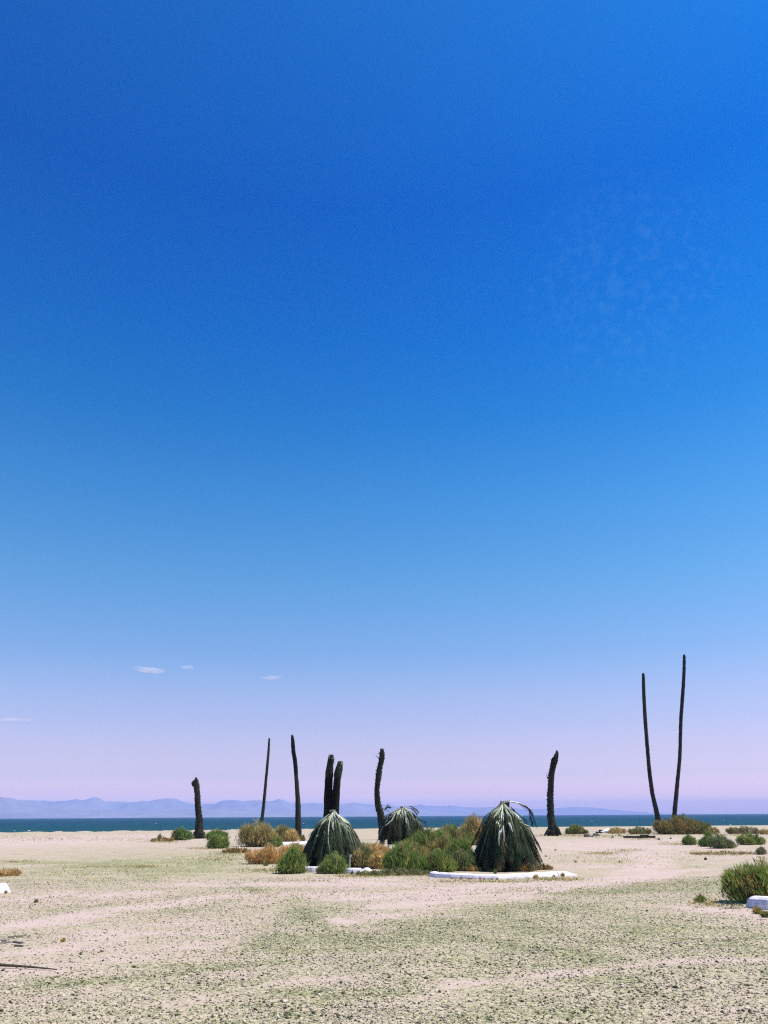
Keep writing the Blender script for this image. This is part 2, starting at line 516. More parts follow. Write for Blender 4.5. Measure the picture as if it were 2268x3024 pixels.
# rows are measured towards the crest so that the beach edge follows the shore
rows = np.unique(np.concatenate([np.linspace(-40, 4, 12), np.linspace(4, 26, 177), np.linspace(26, 62, 121), np.linspace(62, 118, 100), np.linspace(118, 150, 10)]).round(4))
X, Y = np.meshgrid(xs, rows)
Z = ground_z(X, Y)
G = gravel_amount(X, Y)
nx, ny = len(xs), len(rows)
idx = np.arange(nx * ny).reshape(ny, nx)
F = np.stack([idx[:-1, :-1], idx[:-1, 1:], idx[1:, 1:], idx[1:, :-1]], -1).reshape(-1, 4)
ground = mesh_obj('ground', np.stack([X, Y, Z], -1).reshape(-1, 3), F, M['ground'], None, {'gravel': G.ravel()}, True)
tag(ground, kind='structure')


def gz(x, y):
    return float(ground_z(np.array([x]), np.array([y]))[0])


def gp(px, py):
    """ground point under a photograph pixel, with the ground's own height"""
    q = at(px, py)
    return Vector((q.x, q.y, gz(q.x, q.y)))


# lake
wy_ = np.concatenate([[70], np.geomspace(95, 9200, 30)])
wx_ = np.concatenate([-np.geomspace(9200, 40, 14), [0], np.geomspace(40, 9200, 14)])
X, Y = np.meshgrid(wx_, wy_)
idx = np.arange(X.size).reshape(X.shape)
F = np.stack([idx[:-1, :-1], idx[:-1, 1:], idx[1:, 1:], idx[1:, :-1]], -1).reshape(-1, 4)
tag(mesh_obj('water', np.stack([X, Y, np.full(X.shape, SEA)], -1).reshape(-1, 3), F, M['water']), kind='structure')


# mountains across the lake: ridged terrain, each range at its own distance
def mountain_range(dist, outline, depth, seed, name='mountain_range'):
    xs_ = [p[0] for p in outline]
    n = 420
    pxs = np.linspace(xs_[0], xs_[-1], n)
    tops = np.interp(pxs, xs_, [p[1] for p in outline])
    V = []
    rowsn = 26
    for j in range(rowsn):
        t = j / (rowsn - 1)
        yy = dist - depth * .55 + depth * t
        prof = math.sin(math.pi * min(1, t / 1.1)) ** .8 if t < .55 else max(0, 1 - (t - .55) / .45)
        prof = (t / .55) ** .75 if t <= .55 else max(0, 1 - (t - .55) / .45)
        for i in range(n):
            top = at_y(pxs[i], tops[i], dist)
            hgt = max(2.0, top.z - SEA)
            x = top.x / dist * yy
            j2 = (float(fbm(x / 190, yy / 190, seed, 3)) - .5)
            h = hgt * prof
            if 0 < t < .5 or t > .6:
                h = h * (1 + 1.3 * j2) if t < .5 else h * (.9 + .2 * j2)
            if abs(t - .55) < .045:
                h = hgt * (1 + .07 * (float(fbm(i * .33, 0, seed + 5, 3)) - .5))
            V.append((x, yy, SEA - 1 + h if prof > 0 else SEA - 3))
    F = [(j * n + i, j * n + i + 1, (j + 1) * n + i + 1, (j + 1) * n + i) for j in range(rowsn - 1) for i in range(n - 1)]
    return tag(mesh_obj(name, V, F, M['mountain'], None, None, True), kind='structure')


mountain_range(4300, [(-1200, 2350), (-500, 2352), (-150, 2360), (0, 2359), (28, 2360), (60, 2368), (150, 2377), (205, 2379), (230, 2382), (262, 2390), (330, 2391), (380, 2397),
                      (470, 2394), (530, 2392), (560, 2388), (600, 2390), (640, 2394), (700, 2396), (780, 2398), (900, 2399), (1050, 2404), (1200, 2409)], 900, 3)
mountain_range(6000, [(-1400, 2340), (-500, 2352), (-100, 2362), (80, 2362.5), (130, 2363.5), (170, 2368), (190, 2368), (222, 2364), (270, 2364), (310, 2367), (370, 2367), (400, 2372),
                      (440, 2373), (480, 2371), (520, 2373), (552, 2370), (580, 2374), (640, 2373), (670, 2374), (700, 2368), (735, 2365), (762, 2363), (800, 2366), (835, 2365), (865, 2373),
                      (890, 2374), (922, 2371), (960, 2374), (1000, 2376), (1045, 2370), (1058, 2371), (1075, 2375), (1110, 2377), (1180, 2382), (1300, 2398), (1400, 2408)], 1200, 7)
mountain_range(8000, [(1000, 2401.1), (1130, 2383.0), (1190, 2381.4), (1238, 2377.3), (1262, 2380.6), (1325, 2379.8), (1345, 2382.2), (1400, 2384.7), (1440, 2383.0), (1480, 2387.1), (1560, 2390.4), (1620, 2388.0),
                      (1700, 2382.2), (1740, 2383.9), (1800, 2389.6), (1850, 2394.5), (1920, 2399.4), (2000, 2404.4)], 1500, 9)

# ------------------------------------------------------------------ dead palm trunks
def interp_poly(poly, n):
    """poly of (x, y, halfwidth) resampled evenly along y with a smooth curve"""
    p = np.array(poly, float)
    s = np.concatenate([[0], np.cumsum(np.hypot(np.diff(p[:, 0]), np.diff(p[:, 1])))])
    t = np.linspace(0, s[-1], n)
    out = np.stack([np.interp(t, s, p[:, k]) for k in range(3)], 1)
    k = max(1, n // 40)
    for _ in range(2):
        q = out.copy()
        for c in range(3):
            q[k:-k, c] = (out[2 * k:, c] + out[:-2 * k, c] + 2 * out[k:-k, c]) / 4
        out = q
    return out


def trunk_tube(poly, base_px, name, mat, parent, rough=.04, ring=.09, seg=18, seed=0, top_open=False, sway=0.0, dy=0.0):
    """a trunk whose outline follows poly; it stands at the depth of its foot"""
    y0 = base_px.y + dy
    pts = [at_y(x, y, y0) for x, y, w in poly]
    length = sum((pts[i + 1] - pts[i]).length for i in range(len(pts) - 1))
    n = int(min(260, max(24, length / (ring / 4))))
    q = interp_poly(poly, n)
    V, Fc = [], []
    r_ = random.Random(seed)
    for i in range(n):
        c = at_y(q[i, 0], q[i, 1], y0)
        e = at_y(q[i, 0] + q[i, 2], q[i, 1], y0)
        rad = (e - c).length
        hz = (n - 1 - i) / (n - 1) * length
        ph = (hz / ring) % 1.0
        c = c + Vector((0, sway * math.sin(hz * .6 + seed), 0))
        for k in range(seg):
            a = 2 * math.pi * k / seg
            nse = float(vnoise(k * .9 + seed * 3.1, hz / ring * .9, seed)) - .5
            nse2 = float(vnoise(k * .35 + 9, hz * 2.4, seed + 4)) - .5
            rr = rad * (1 + rough * .7 * (ph - .5) + rough * 2.2 * nse + rough * 2.0 * nse2)
            V.append((c.x + rr * math.cos(a), c.y + rr * math.sin(a), c.z))
    for i in range(n - 1):
        for k in range(seg):
            k2 = (k + 1) % seg
            Fc.append((i * seg + k, (i + 1) * seg + k, (i + 1) * seg + k2, i * seg + k2))
    Fc.append(tuple(range(seg)))
    o = mesh_obj(name, V, Fc, mat, parent, None, True)
    return o, y0, q


def zoom(x0, y0, s, pts):
    return [(x0 + x * s, y0 + y * s, w * s) for x, y, w in pts]


def spike(parent, p_from, p_to, w, y0, name='frond_stub', mat=None, dy=-.05, label=None):
    """a broken leaf stalk; both ends given as photograph pixels at the trunk's depth"""
    a = at_y(*p_from, y0); b = at_y(*p_to, y0 + dy)
    mid = (a + b) / 2 + Vector((0, 0, -.03 * (b - a).length))
    mb = MB()
    mb.tube([a, mid, b], [w, w * .7, w * .25], 5)
    o = mb.build(name, mat or M['stub'], parent)
    if label: o['label'] = label
    return o


def stubs_around(parent, q, y0, n, size, seed, lo=.05, hi=.95, name='bark_scales', mat=None):
    """short torn leaf bases that stand out all round a rough trunk, joined into one part"""
    r_ = random.Random(seed); mb = MB()
    for i in range(n):
        t = lo + (hi - lo) * (i + r_.random()) / n
        k = min(len(q) - 2, int(t * (len(q) - 1)))
        c = at_y(q[k, 0], q[k, 1], y0); rad = (at_y(q[k, 0] + q[k, 2], q[k, 1], y0) - c).length
        a = i * 2.399 + r_.random() * .5
        d = Vector((math.cos(a), math.sin(a), 0)); s = Vector((-d.y, d.x, 0))
        L = size * (.6 + .9 * r_.random()); w = size * (.5 + .5 * r_.random())
        b = c + d * (rad * .93)
        tip = c + d * (rad + L * .45) + Vector((0, 0, L * .9))
        V = [b - s * w * .5, b + s * w * .5, b + Vector((0, 0, L * .6)), tip - s * w * .16, tip + s * w * .16]
        mb.add(V, [(0, 1, 4, 3), (0, 3, 2), (1, 2, 4), (3, 4, 2), (0, 2, 1)])
    o = mb.build(name, mat or M['bark'], parent)
    o['kind'] = 'stuff'
    return o


TG = 'dead palm trunks standing on the shore'

# short trunk with the hooked top, far left
b = gp(585.5, 2476)
T = thing('dead_palm_trunk', 'short stout palm trunk with hooked top between two green bushes', 'palm trunk', b, TG)
poly = zoom(400, 2280, .1808, [(990, 82, 8), (990, 110, 20), (992, 150, 32), (998, 190, 38), (1000, 235, 44), (1007, 350, 45), (1015, 500, 43), (1027, 640, 48),
                               (1038, 750, 55), (1040, 900, 64), (1040, 985, 72), (1040, 1090, 78)])
o, y0, q = trunk_tube(poly, b, 'trunk', M['bark'], T, .12, .11, 20, 1)
stubs_around(T, q, y0, 130, .12, 1)
mb = MB()
h0 = at_y(400 + 965 * .1808, 2280 + 140 * .1808, y0); h1 = at_y(400 + 945 * .1808, 2280 + 195 * .1808, y0); h2 = at_y(400 + 942 * .1808, 2280 + 238 * .1808, y0)
mb.tube([h0, (h0 + h1) / 2 + Vector((-.02, -.04, 0)), h1 + Vector((0, -.05, 0)), h2 + Vector((0, -.04, 0))], [.10, .15, .16, .06], 8, jitter=.25)
mb.build('frond_stub', M['bark'], T)
collar = zoom(400, 2280, .1808, [(1040, 968, 70), (1040, 985, 84), (1040, 1020, 92), (1040, 1060, 100), (1040, 1095, 104)])
trunk_tube(collar, b, 'root_flare', M['bark_green'], T, .16, .10, 20, 5)

# thin leaning trunk behind the tan scrub
b = gp(766, 2457)
T = thing('dead_palm_trunk', 'thin bare palm trunk leaning right out of tall tan scrub', 'palm trunk', b, TG)
poly = zoom(700, 2150, .3617, [(263, 81, 4), (263, 92, 8), (262, 110, 9), (255, 220, 10.5), (243, 350, 11), (232, 470, 12), (218, 620, 13), (207, 720, 14), (195, 800, 15), (186, 852, 18)])
trunk_tube(poly, b, 'trunk', M['bark'], T, .07, .10, 14, 12)

# slim trunk left of the twin trunks
b = gp(879, 2478)
T = thing('dead_palm_trunk', 'slim palm trunk bending left at its burnt top, left of the twin trunks', 'palm trunk', b, TG)
poly = zoom(700, 2150, .3617, [(450, 55, 5), (450, 62, 9), (454, 100, 13), (461, 190, 15), (475, 280, 16), (483, 390, 16), (491, 500, 18), (498, 620, 21), (499, 720, 24), (499, 820, 26), (499, 880, 28), (498, 910, 31)])
o, y0, q = trunk_tube(poly, b, 'trunk', M['bark_green'], T, .05, .09, 18, 22)
top = zoom(700, 2150, .3617, [(450, 54, 4), (450, 62, 10), (454, 100, 14.5), (461, 190, 16.5), (475, 280, 17.3), (482, 372, 17.6)])
trunk_tube(top, b, 'burnt_top', M['bark_burnt'], T, .07, .09, 18, 23)
mb = MB()
for k in range(9):
    a = k * .7; rr = .28 + .06 * (k % 3)
    c = b + Vector((rr * math.cos(a), rr * math.sin(a), .04))
    mb.tube([c + Vector((0, 0, .12)), c, c - Vector((0, 0, .1))], [.05, .09, .09], 6, jitter=.3)
mb.build('root_flare', M['bark_burnt'], T)

# twin trunks behind the large left skirt palm
for (pts, sheath, tip, lab, seed, dyy) in (
    ([(510, 150, 18), (507, 180, 38), (500, 240, 44), (490, 320, 47), (480, 420, 56), (477, 490, 57), (470, 560, 60), (468, 700, 63), (463, 850, 66), (460, 1000, 68), (456, 1760, 76)],
     [(509, 172, 32), (505, 190, 42), (500, 240, 47), (491, 320, 50), (481, 420, 62), (477, 470, 62), (477, 500, 58)],
     (509, 165), 'thick trunk, taller of the twin pair rising behind the left skirt palm', 31, 0),
    ([(646, 250, 22), (644, 280, 36), (632, 340, 50), (617, 420, 58), (608, 490, 54), (598, 540, 54), (590, 640, 57), (580, 800, 60), (568, 1000, 62), (560, 1760, 68)],
     [(646, 262, 30), (643, 285, 40), (631, 340, 54), (615, 420, 63), (609, 480, 60), (608, 494, 58)],
     (646, 258), 'thick shorter trunk of the twin pair, with brown sheathed top', 41, -.12)):
    P = zoom(880, 2200, .1929, pts)
    b = gp(P[-1][0], 2533)
    b.y += dyy
    T = thing('dead_palm_trunk', lab, 'palm trunk', b, TG)
    o, y0, q = trunk_tube(P, b, 'trunk', M['bark_burnt'], T, .05, .12, 22, seed)
    trunk_tube(zoom(880, 2200, .1929, sheath), b, 'leaf_sheath', M['bark_green' if seed == 41 else 'bark'], T, .05, .10, 22, seed + 1)
    tp = at_y(880 + tip[0] * .1929, 2200 + tip[1] * .1929, y0)
    mb = MB()
    r_ = random.Random(seed)
    for k in range(26):
        a = r_.random() * 6.28; rr = .13 * math.sqrt(r_.random())
        p0 = tp + Vector((rr * math.cos(a), rr * math.sin(a), -.14))
        p1 = p0 + Vector((-.03 * math.cos(a), -.03 * math.sin(a), .10 + .10 * r_.random()))
        mb.tube([p0, p1], [.026, .012], 4)
    mb.build('fibre_tuft', M['pale_stub'], T)
    if seed == 31:
        spike(T, (880 + 538 * .1929, 2200 + 180 * .1929), (880 + 562 * .1929, 2200 + 236 * .1929), .02, y0, 'dry_strand', M['stub'])
        spike(T, (880 + 540 * .1929, 2200 + 200 * .1929), (880 + 558 * .1929, 2200 + 298 * .1929), .02, y0, 'dry_strand', M['stub'])
    else:
        spike(T, (880 + 676 * .1929, 2200 + 265 * .1929), (880 + 690 * .1929, 2200 + 305 * .1929), .015, y0, 'dry_strand', M['stub'])

# curved trunk behind the middle skirt palm
b = gp(1133, 2480)
T = thing('dead_palm_trunk', 'curved rough palm trunk with twig stubs at top, behind the middle skirt palm', 'palm trunk', b, TG)
P = zoom(880, 2200, .1929, [(1283, 57, 28), (1283, 75, 29), (1285, 130, 33), (1283, 200, 42), (1270, 270, 42), (1253, 340, 40), (1240, 430, 45), (1228, 520, 42), (1215, 620, 38), (1207, 720, 38),
                            (1213, 800, 40), (1222, 900, 45), (1240, 980, 52), (1262, 1050, 50), (1275, 1100, 55), (1300, 1300, 66), (1312, 1455, 85)])
o, y0, q = trunk_tube(P, b, 'trunk', M['bark'], T, .11, .10, 20, 51)
stubs_around(T, q, y0, 170, .12, 52)
for (f, t, w) in (((1255, 132), (1213, 133), .03), ((1318, 122), (1342, 119), .025), ((1245, 215), (1186, 150), .035), ((1320, 215), (1330, 202), .04), ((1290, 70), (1310, 52), .04)):
    spike(T, (880 + f[0] * .1929, 2200 + f[1] * .1929), (880 + t[0] * .1929, 2200 + t[1] * .1929), w, y0)

# ragged trunk right of the right skirt palm
b = gp(1634, 2468)
T = thing('dead_palm_trunk', 'ragged trunk with torn pointed top and flared foot, right of the largest palm', 'palm trunk', b, TG)
P = zoom(1570, 2200, .1808, [(408, 88, 8), (412, 105, 16), (415, 130, 20), (405, 170, 32), (388, 205, 44), (375, 250, 50), (362, 290, 50), (352, 350, 47), (335, 430, 45), (318, 510, 49), (314, 600, 47), (310, 720, 49),
                             (306, 850, 50), (305, 980, 52), (310, 1080, 52), (312, 1180, 55), (325, 1280, 58), (338, 1350, 68), (346, 1420, 84), (346, 1500, 96)])
o, y0, q = trunk_tube(P, b, 'trunk', M['bark'], T, .11, .11, 20, 61)
stubs_around(T, q, y0, 180, .14, 62)
trunk_tube(zoom(1570, 2200, .1808, [(414, 86, 6), (416, 130, 22), (404, 175, 35), (378, 230, 53), (364, 290, 53), (352, 352, 50)]), b, 'burnt_top', M['bark_burnt'], T, .14, .11, 20, 63)
spike(T, (1570 + 268 * .1808, 2200 + 560 * .1808), (1570 + 240 * .1808, 2200 + 470 * .1808), .05, y0)
spike(T, (1570 + 262 * .1808, 2200 + 890 * .1808), (1570 + 238 * .1808, 2200 + 888 * .1808), .06, y0)
spike(T, (1570 + 390 * .1808, 2200 + 352 * .1808), (1570 + 410 * .1808, 2200 + 346 * .1808), .05, y0)
mb = MB()
for (x0_, y0_, x1_, y1_, w) in ((370, 1330, 480, 1470, .20), (300, 1370, 215, 1470, .18), (390, 1380, 440, 1480, .17), (330, 1380, 290, 1480, .2), (260, 1430, 205, 1475, .1)):
    a_ = at_y(1570 + x0_ * .1808, 2200 + y0_ * .1808, y0 - .1); c_ = at_y(1570 + x1_ * .1808, 2200 + y1_ * .1808, y0 - .35)
    mb.tube([a_, (a_ + c_) / 2 + Vector((0, -.05, .03)), c_], [w, w * .85, w * .4], 8, jitter=.25)
mb.build('root_flare', M['bark'], T)

# the two tall bare trunks
b = gp(1946.5, 2455)
T = thing('dead_palm_trunk', 'tall bare palm trunk curving left, left one of the high pair', 'palm trunk', b, TG)
P = zoom(1700, 1900, .3424, [(582, 255, 6), (583, 262, 11), (584, 300, 13.5), (586, 400, 14.5), (592, 520, 15), (598, 640, 15.5), (608, 760, 15.5), (618, 900, 15.5), (630, 1040, 16.5), (642, 1160, 17),
                             (660, 1290, 18), (685, 1400, 19), (705, 1480, 22), (718, 1560, 25), (722, 1605, 26), (722, 1626, 30)])
o, y0, q = trunk_tube(P, b, 'trunk', M['bark'], T, .06, .13, 16, 71)
spike(T, (1700 + 612 * .3424, 1900 + 650 * .3424), (1700 + 620 * .3424, 1900 + 650 * .3424), .04, y0)
b = gp(1989, 2452)
T = thing('dead_palm_trunk', 'tallest bare palm trunk, its foot hidden behind the dome shaped bush', 'palm trunk', b, TG)
P = zoom(1700, 1900, .3424, [(935, 95, 6), (936, 104, 10), (936, 125, 13), (936, 200, 13.5), (930, 350, 14.5), (920, 480, 15), (908, 640, 15), (904, 760, 15), (902, 900, 14.5), (895, 1030, 15.5), (882, 1150, 16.5),
                             (868, 1300, 18), (857, 1420, 19.5), (850, 1500, 21), (845, 1625, 24)])
o, y0, q = trunk_tube(P, b, 'trunk', M['bark'], T, .06, .13, 16, 81)
spike(T, (1700 + 945 * .3424, 1900 + 122 * .3424), (1700 + 958 * .3424, 1900 + 118 * .3424), .04, y0)


# ------------------------------------------------------------------ skirt palms: young palms under a skirt of hanging fronds
def make_frond(parent, base, H, Rb, phi, u0, u1, layer, rr, wide=.055, prof=.5, arc=None, leaf=True, leaf_len=.34, name='frond'):
    n = 16
    P = []
    drift = rr.uniform(-.26, .26)
    for i in range(n):
        t = i / (n - 1)
        if arc is None:
            u = u0 + (u1 - u0) * t
            k = min(1, t / .28); k = k * k * (3 - 2 * k)
            rs = .06 + .05 * min(1, u0 * 4)
            rad = rs * (1 - k) + Rb * layer * max(.0, u) ** prof * k
            z = H * (1 - u) + .05 * math.sin(math.pi * min(1, t / .35))
            ph = phi + drift * t * t
            P.append(base + Vector((rad * math.cos(ph), rad * math.sin(ph), max(.02, z))))
        else:
            P.append(arc(t))
    # midrib
    mb = MB()
    V, A, Fc = [], [], []
    for i, p_ in enumerate(P):
        t = i / (n - 1)
        tg = (P[min(n - 1, i + 1)] - P[max(0, i - 1)]).normalized()
        out = Vector((p_.x - base.x, p_.y - base.y, .25)).normalized()
        sd = tg.cross(out).normalized(); nr = sd.cross(tg).normalized()
        w = wide * (1 - t) ** .8 + .006
        V += [p_ - sd * w * .5, p_ + nr * w * .35, p_ + sd * w * .5, p_ - nr * w * .25]
        A += [t] * 4
    for i in range(n - 1):
        for k in range(4):
            k2 = (k + 1) % 4
            Fc.append((i * 4 + k, i * 4 + k2, (i + 1) * 4 + k2, (i + 1) * 4 + k))
    Fc.append((3, 2, 1, 0))
    # leaflets
    LV, LF = [], []
    if leaf:
        m_ = 46
        for j in range(m_):
            t = .20 + .80 * j / (m_ - 1)
            f = t * (n - 1); i = min(n - 2, int(f)); fr = f - i
            p_ = P[i].lerp(P[i + 1], fr)
            tg = (P[i + 1] - P[i]).normalized()
            out = Vector((p_.x - base.x, p_.y - base.y, .25)).normalized()
            sd = tg.cross(out).normalized()
            for sgn in (-1, 1):
                L = leaf_len * (.55 + .6 * math.sin(math.pi * min(1, .15 + t * .85))) * rr.uniform(.7, 1.2)
                d = (tg * 1.0 + sd * sgn * rr.uniform(.15, .80) + out * rr.uniform(-.30, .22) + Vector((0, 0, -.45))).normalized()
                w = rr.uniform(.011, .020)
                wd = d.cross(out + sd * rr.uniform(-.7, .7)).normalized() * w
                q_ = p_ + d * L
                if q_.z < .01: q_.z = .01 + rr.random() * .03
                md = p_.lerp(q_, .5) + out * .01
                k = len(LV)
                LV += [p_ - wd * .3, p_ + wd * .3, md + wd * .55, q_, md - wd * .55]
                LF += [(k, k + 1, k + 2, k + 4), (k + 4, k + 2, k + 3)]
        fo = mesh_obj(name, LV, LF, M['frond_leaf'], parent)
        mesh_obj('midrib', V, Fc, M['midrib'], fo, {'along': A})
        return fo
    return mesh_obj(name, V, Fc, M['bare_rib'], parent, {'along': A})


def skirt_palm(label, top_px, base_px, half_px, nf, seed, u_end=(.62, 1.0), core=.72, prof=.5, core_to=1.0, trunk_r=.16):
    rr = random.Random(seed)
    b = gp(*base_px)
    tp = at_y(top_px[0], top_px[1], b.y)
    H = tp.z - b.z
    Rb = abs(at_y(base_px[0] + half_px, base_px[1], b.y).x - b.x)
    T = thing('skirt_palm', label, 'palm', b, 'young palms hidden under hanging dead fronds')
    lean = Vector((tp.x - b.x, tp.y - b.y, 0))
    # thatch of old fronds close to the stem, its colour painting the dark gaps
    V, Fc = [], []
    nr_, sg = 22, 44
    for i in range(nr_):
        u = .13 + (core_to - .13) * i / (nr_ - 1)
        for k in range(sg):
            a = 2 * math.pi * k / sg
            rad = Rb * core * u ** prof * (1 + .16 * (rr.random() - .5) + .10 * math.sin(k * 3.7 + u * 5))
            V.append((b.x + lean.x * (1 - u) + rad * math.cos(a), b.y + rad * math.sin(a), b.z + H * (1 - u)))
    for i in range(nr_ - 1):
        for k in range(sg):
            k2 = (k + 1) % sg
            Fc.append((i * sg + k, (i + 1) * sg + k, (i + 1) * sg + k2, i * sg + k2))
    Fc.append(tuple(range(sg)))
    mesh_obj('frond_thatch', V, Fc, M['thatch'], T)
    mb = MB()
    mb.tube([b + Vector((0, 0, -.05)), b + Vector((lean.x * .3, 0, H * .4)), b + Vector((lean.x, 0, H * .97))], [trunk_r * 1.2, trunk_r, trunk_r * .6], 12, jitter=.15)
    mb.build('trunk', M['bark'], T)
    mb = MB()
    for k in range(9):
        a = k * 2.4; c = tp + Vector((.05 * math.cos(a), .05 * math.sin(a), -.12))
        mb.tube([c, c + Vector((.05 * math.cos(a), .05 * math.sin(a), .10 + .02 * (k % 3)))], [.028, .012], 5)
    mb.build('crown_bud', M['pale_stub'], T)
    bb = b + lean * .6
    for i in range(nf):
        phi = i * 2.399963 + rr.uniform(-.2, .2)
        u0 = max(0.0, rr.betavariate(1.0, 2.4) * .42)
        u1 = rr.uniform(*u_end)
        layer = rr.uniform(.78, 1.02) if u0 < .15 else rr.uniform(.82, 1.06)
        if rr.random() < .14:                      # a few stick out or end early
            layer *= rr.uniform(1.06, 1.26); u1 = u0 + (u1 - u0) * rr.uniform(.55, .9)
        make_frond(T, Vector((bb.x, bb.y, b.z)), H, Rb, phi, u0, min(1.0, u1), layer, rr, rr.uniform(.03, .065), prof)
    return T, b, tp, H, Rb


def px_arc(pts, y0, ys):
    P = [at_y(x, y, y0 + d) for (x, y), d in zip(pts, ys)]
    def f(t):
        s = t * (len(P) - 1); i = min(len(P) - 2, int(s)); return P[i].lerp(P[i + 1], s - i)
    return f


rs = random.Random(5)
T, b, tp, H, Rb = skirt_palm('dark green palm under a conical skirt of fronds, in front of the twin trunks', (982, 2392), (988, 2560), 106, 140, 101, u_end=(.74, 1.0), prof=.62)
make_frond(T, b, H, Rb, 0, 0, 1, 1, rs, .06, arc=px_arc([(983, 2428), (982, 2440), (984, 2451)], b.y, [-.62, -.68, -.74]), leaf=False, name='broken_midrib')
make_frond(T, b, H, Rb, 0, 0, 1, 1, rs, .07, arc=px_arc([(990, 2402), (998, 2409), (1001, 2419)], b.y, [-.30, -.40, -.46]), leaf=False, name='broken_midrib')
T, b, tp, H, Rb = skirt_palm('shaggy smaller palm with uneven frond skirt, middle one of the three skirt palms', (1189, 2381), (1187, 2518), 78, 120, 202, u_end=(.45, .90), core=.60, prof=.42, core_to=.82)
rs2 = random.Random(6)
for pts, ys in (([(1196, 2382), (1214, 2380), (1228, 2388), (1235, 2397)], [0, -.05, -.1, -.1]), ([(1200, 2386), (1218, 2388), (1226, 2395), (1230, 2402)], [0, -.1, -.15, -.15]),
                ([(1205, 2392), (1235, 2414), (1253, 2424), (1262, 2444)], [0, .1, .2, .25]), ([(1160, 2402), (1136, 2390), (1141, 2383), (1150, 2382)], [0, .1, .15, .15]),
                ([(1130, 2440), (1118, 2475), (1105, 2500), (1094, 2522)], [-.1, -.2, -.3, -.35]), ([(1140, 2450), (1128, 2480), (1122, 2505), (1112, 2524)], [-.1, -.25, -.3, -.35])):
    make_frond(T, Vector((b.x, b.y, b.z)), H, Rb, 0, 0, 1, 1, rs2, .035, arc=px_arc(pts, b.y, ys), leaf_len=.22)
make_frond(T, b, H, Rb, 0, 0, 1, 1, rs2, .02, arc=px_arc([(1203, 2378), (1215, 2378), (1230, 2373), (1238, 2370)], b.y, [0, 0, 0, 0]), leaf=False, name='bare_stalk')
make_frond(T, b, H, Rb, 0, 0, 1, 1, rs2, .09, arc=px_arc([(1166, 2403), (1157, 2422), (1147, 2431), (1136, 2440)], b.y, [-.60, -.70, -.75, -.82]), leaf=False, name='broken_midrib')
make_frond(T, b, H, Rb, 0, 0, 1, 1, rs2, .055, arc=px_arc([(1195, 2395), (1200, 2430), (1207, 2450), (1213, 2462)], b.y, [-.45, -.86, -.95, -1.0]), leaf=False, name='broken_midrib')
make_frond(T, b, H, Rb, 0, 0, 1, 1, rs2, .06, arc=px_arc([(1206, 2448), (1206, 2465), (1208, 2482)], b.y, [-.7, -.72, -.72]), leaf=False, name='broken_midrib')
T, b, tp, H, Rb = skirt_palm('largest palm with tent of dark drooping fronds, standing behind the long curved white kerb', (1496, 2365), (1479, 2568), 108, 170, 303, u_end=(.70, 1.0), prof=.58)
rs3 = random.Random(8)
make_frond(T, b, H, Rb, 0, 0, 1, 1, rs3, .035, arc=px_arc([(1500, 2366), (1530, 2370), (1556, 2381), (1572, 2402), (1582, 2436)], b.y, [-.05, 0, .05, .1, .1]), leaf_len=.30)
make_frond(T, b, H, Rb, 0, 0, 1, 1, rs3, .03, arc=px_arc([(1505, 2368), (1545, 2375), (1562, 2388), (1566, 2410), (1572, 2432)], b.y, [-.05, .1, .2, .25, .3]), leaf_len=.26)
make_frond(T, b, H, Rb, 0, 0, 1, 1, rs3, .07, arc=px_arc([(1481, 2453), (1475, 2458), (1473, 2475), (1474, 2498)], b.y, [-.86, -.92, -.95, -.97]), leaf=False, name='broken_midrib')
make_frond(T, b, H, Rb, 0, 0, 1, 1, rs3, .08, arc=px_arc([(1503, 2430), (1508, 2440), (1511, 2450), (1514, 2457)], b.y, [-.72, -.8, -.84, -.86]), leaf=False, name='broken_midrib')
make_frond(T, b, H, Rb, 0, 0, 1, 1, rs3, .05, arc=px_arc([(1485, 2443), (1488, 2460), (1489, 2485)], b.y, [-.85, -.9, -.93]), leaf=False, name='broken_midrib')

# ------------------------------------------------------------------ shrubs
PALX = {
    'green': [((.055, .115, .026), 5), ((.085, .155, .036), 3), ((.125, .17, .05), 2.2), ((.04, .08, .024), 1.5), ((.16, .14, .07), .8)],
    'bright': [((.08, .15, .03), 5), ((.125, .18, .042), 3.5), ((.18, .195, .07), 3), ((.05, .09, .024), 1.5), ((.20, .16, .08), .8)],
    'grey': [((.085, .115, .055), 4), ((.13, .15, .08), 2), ((.055, .085, .04), 2), ((.20, .17, .10), 1)],
    'olive': [((.10, .115, .035), 4), ((.15, .14, .05), 2), ((.06, .08, .025), 2), ((.20, .15, .06), 1.2)],
    'tan': [((.24, .20, .10), 4), ((.17, .16, .075), 3), ((.11, .12, .05), 2), ((.33, .25, .13), 1.5)],
    'brown': [((.12, .095, .035), 4), ((.17, .12, .045), 2), ((.075, .075, .028), 3), ((.09, .10, .03), 2)],
    'orange': [((.23, .155, .075), 4), ((.20, .15, .075), 3), ((.25, .195, .12), 2.5), ((.15, .13, .055), 1)],
    'dryweed': [((.28, .20, .10), 3), ((.18, .14, .06), 2), ((.12, .12, .05), 2)],
}

PAL = {k: [((c[0] * 2.35 * (1.2 if k in ('orange', 'tan', 'dryweed') else 1), c[1] * 2.0 * (1.22 if k in ('orange', 'tan', 'dryweed') else 1), c[2] * 1.85), w) for c, w in v] for k, v in PALX.items()}


def pick(kind, r_):
    opts = PAL[kind]; s = sum(w for _, w in opts); t = r_.random() * s
    for c, w in opts:
        t -= w
        if t <= 0: return c
    return opts[-1][0]


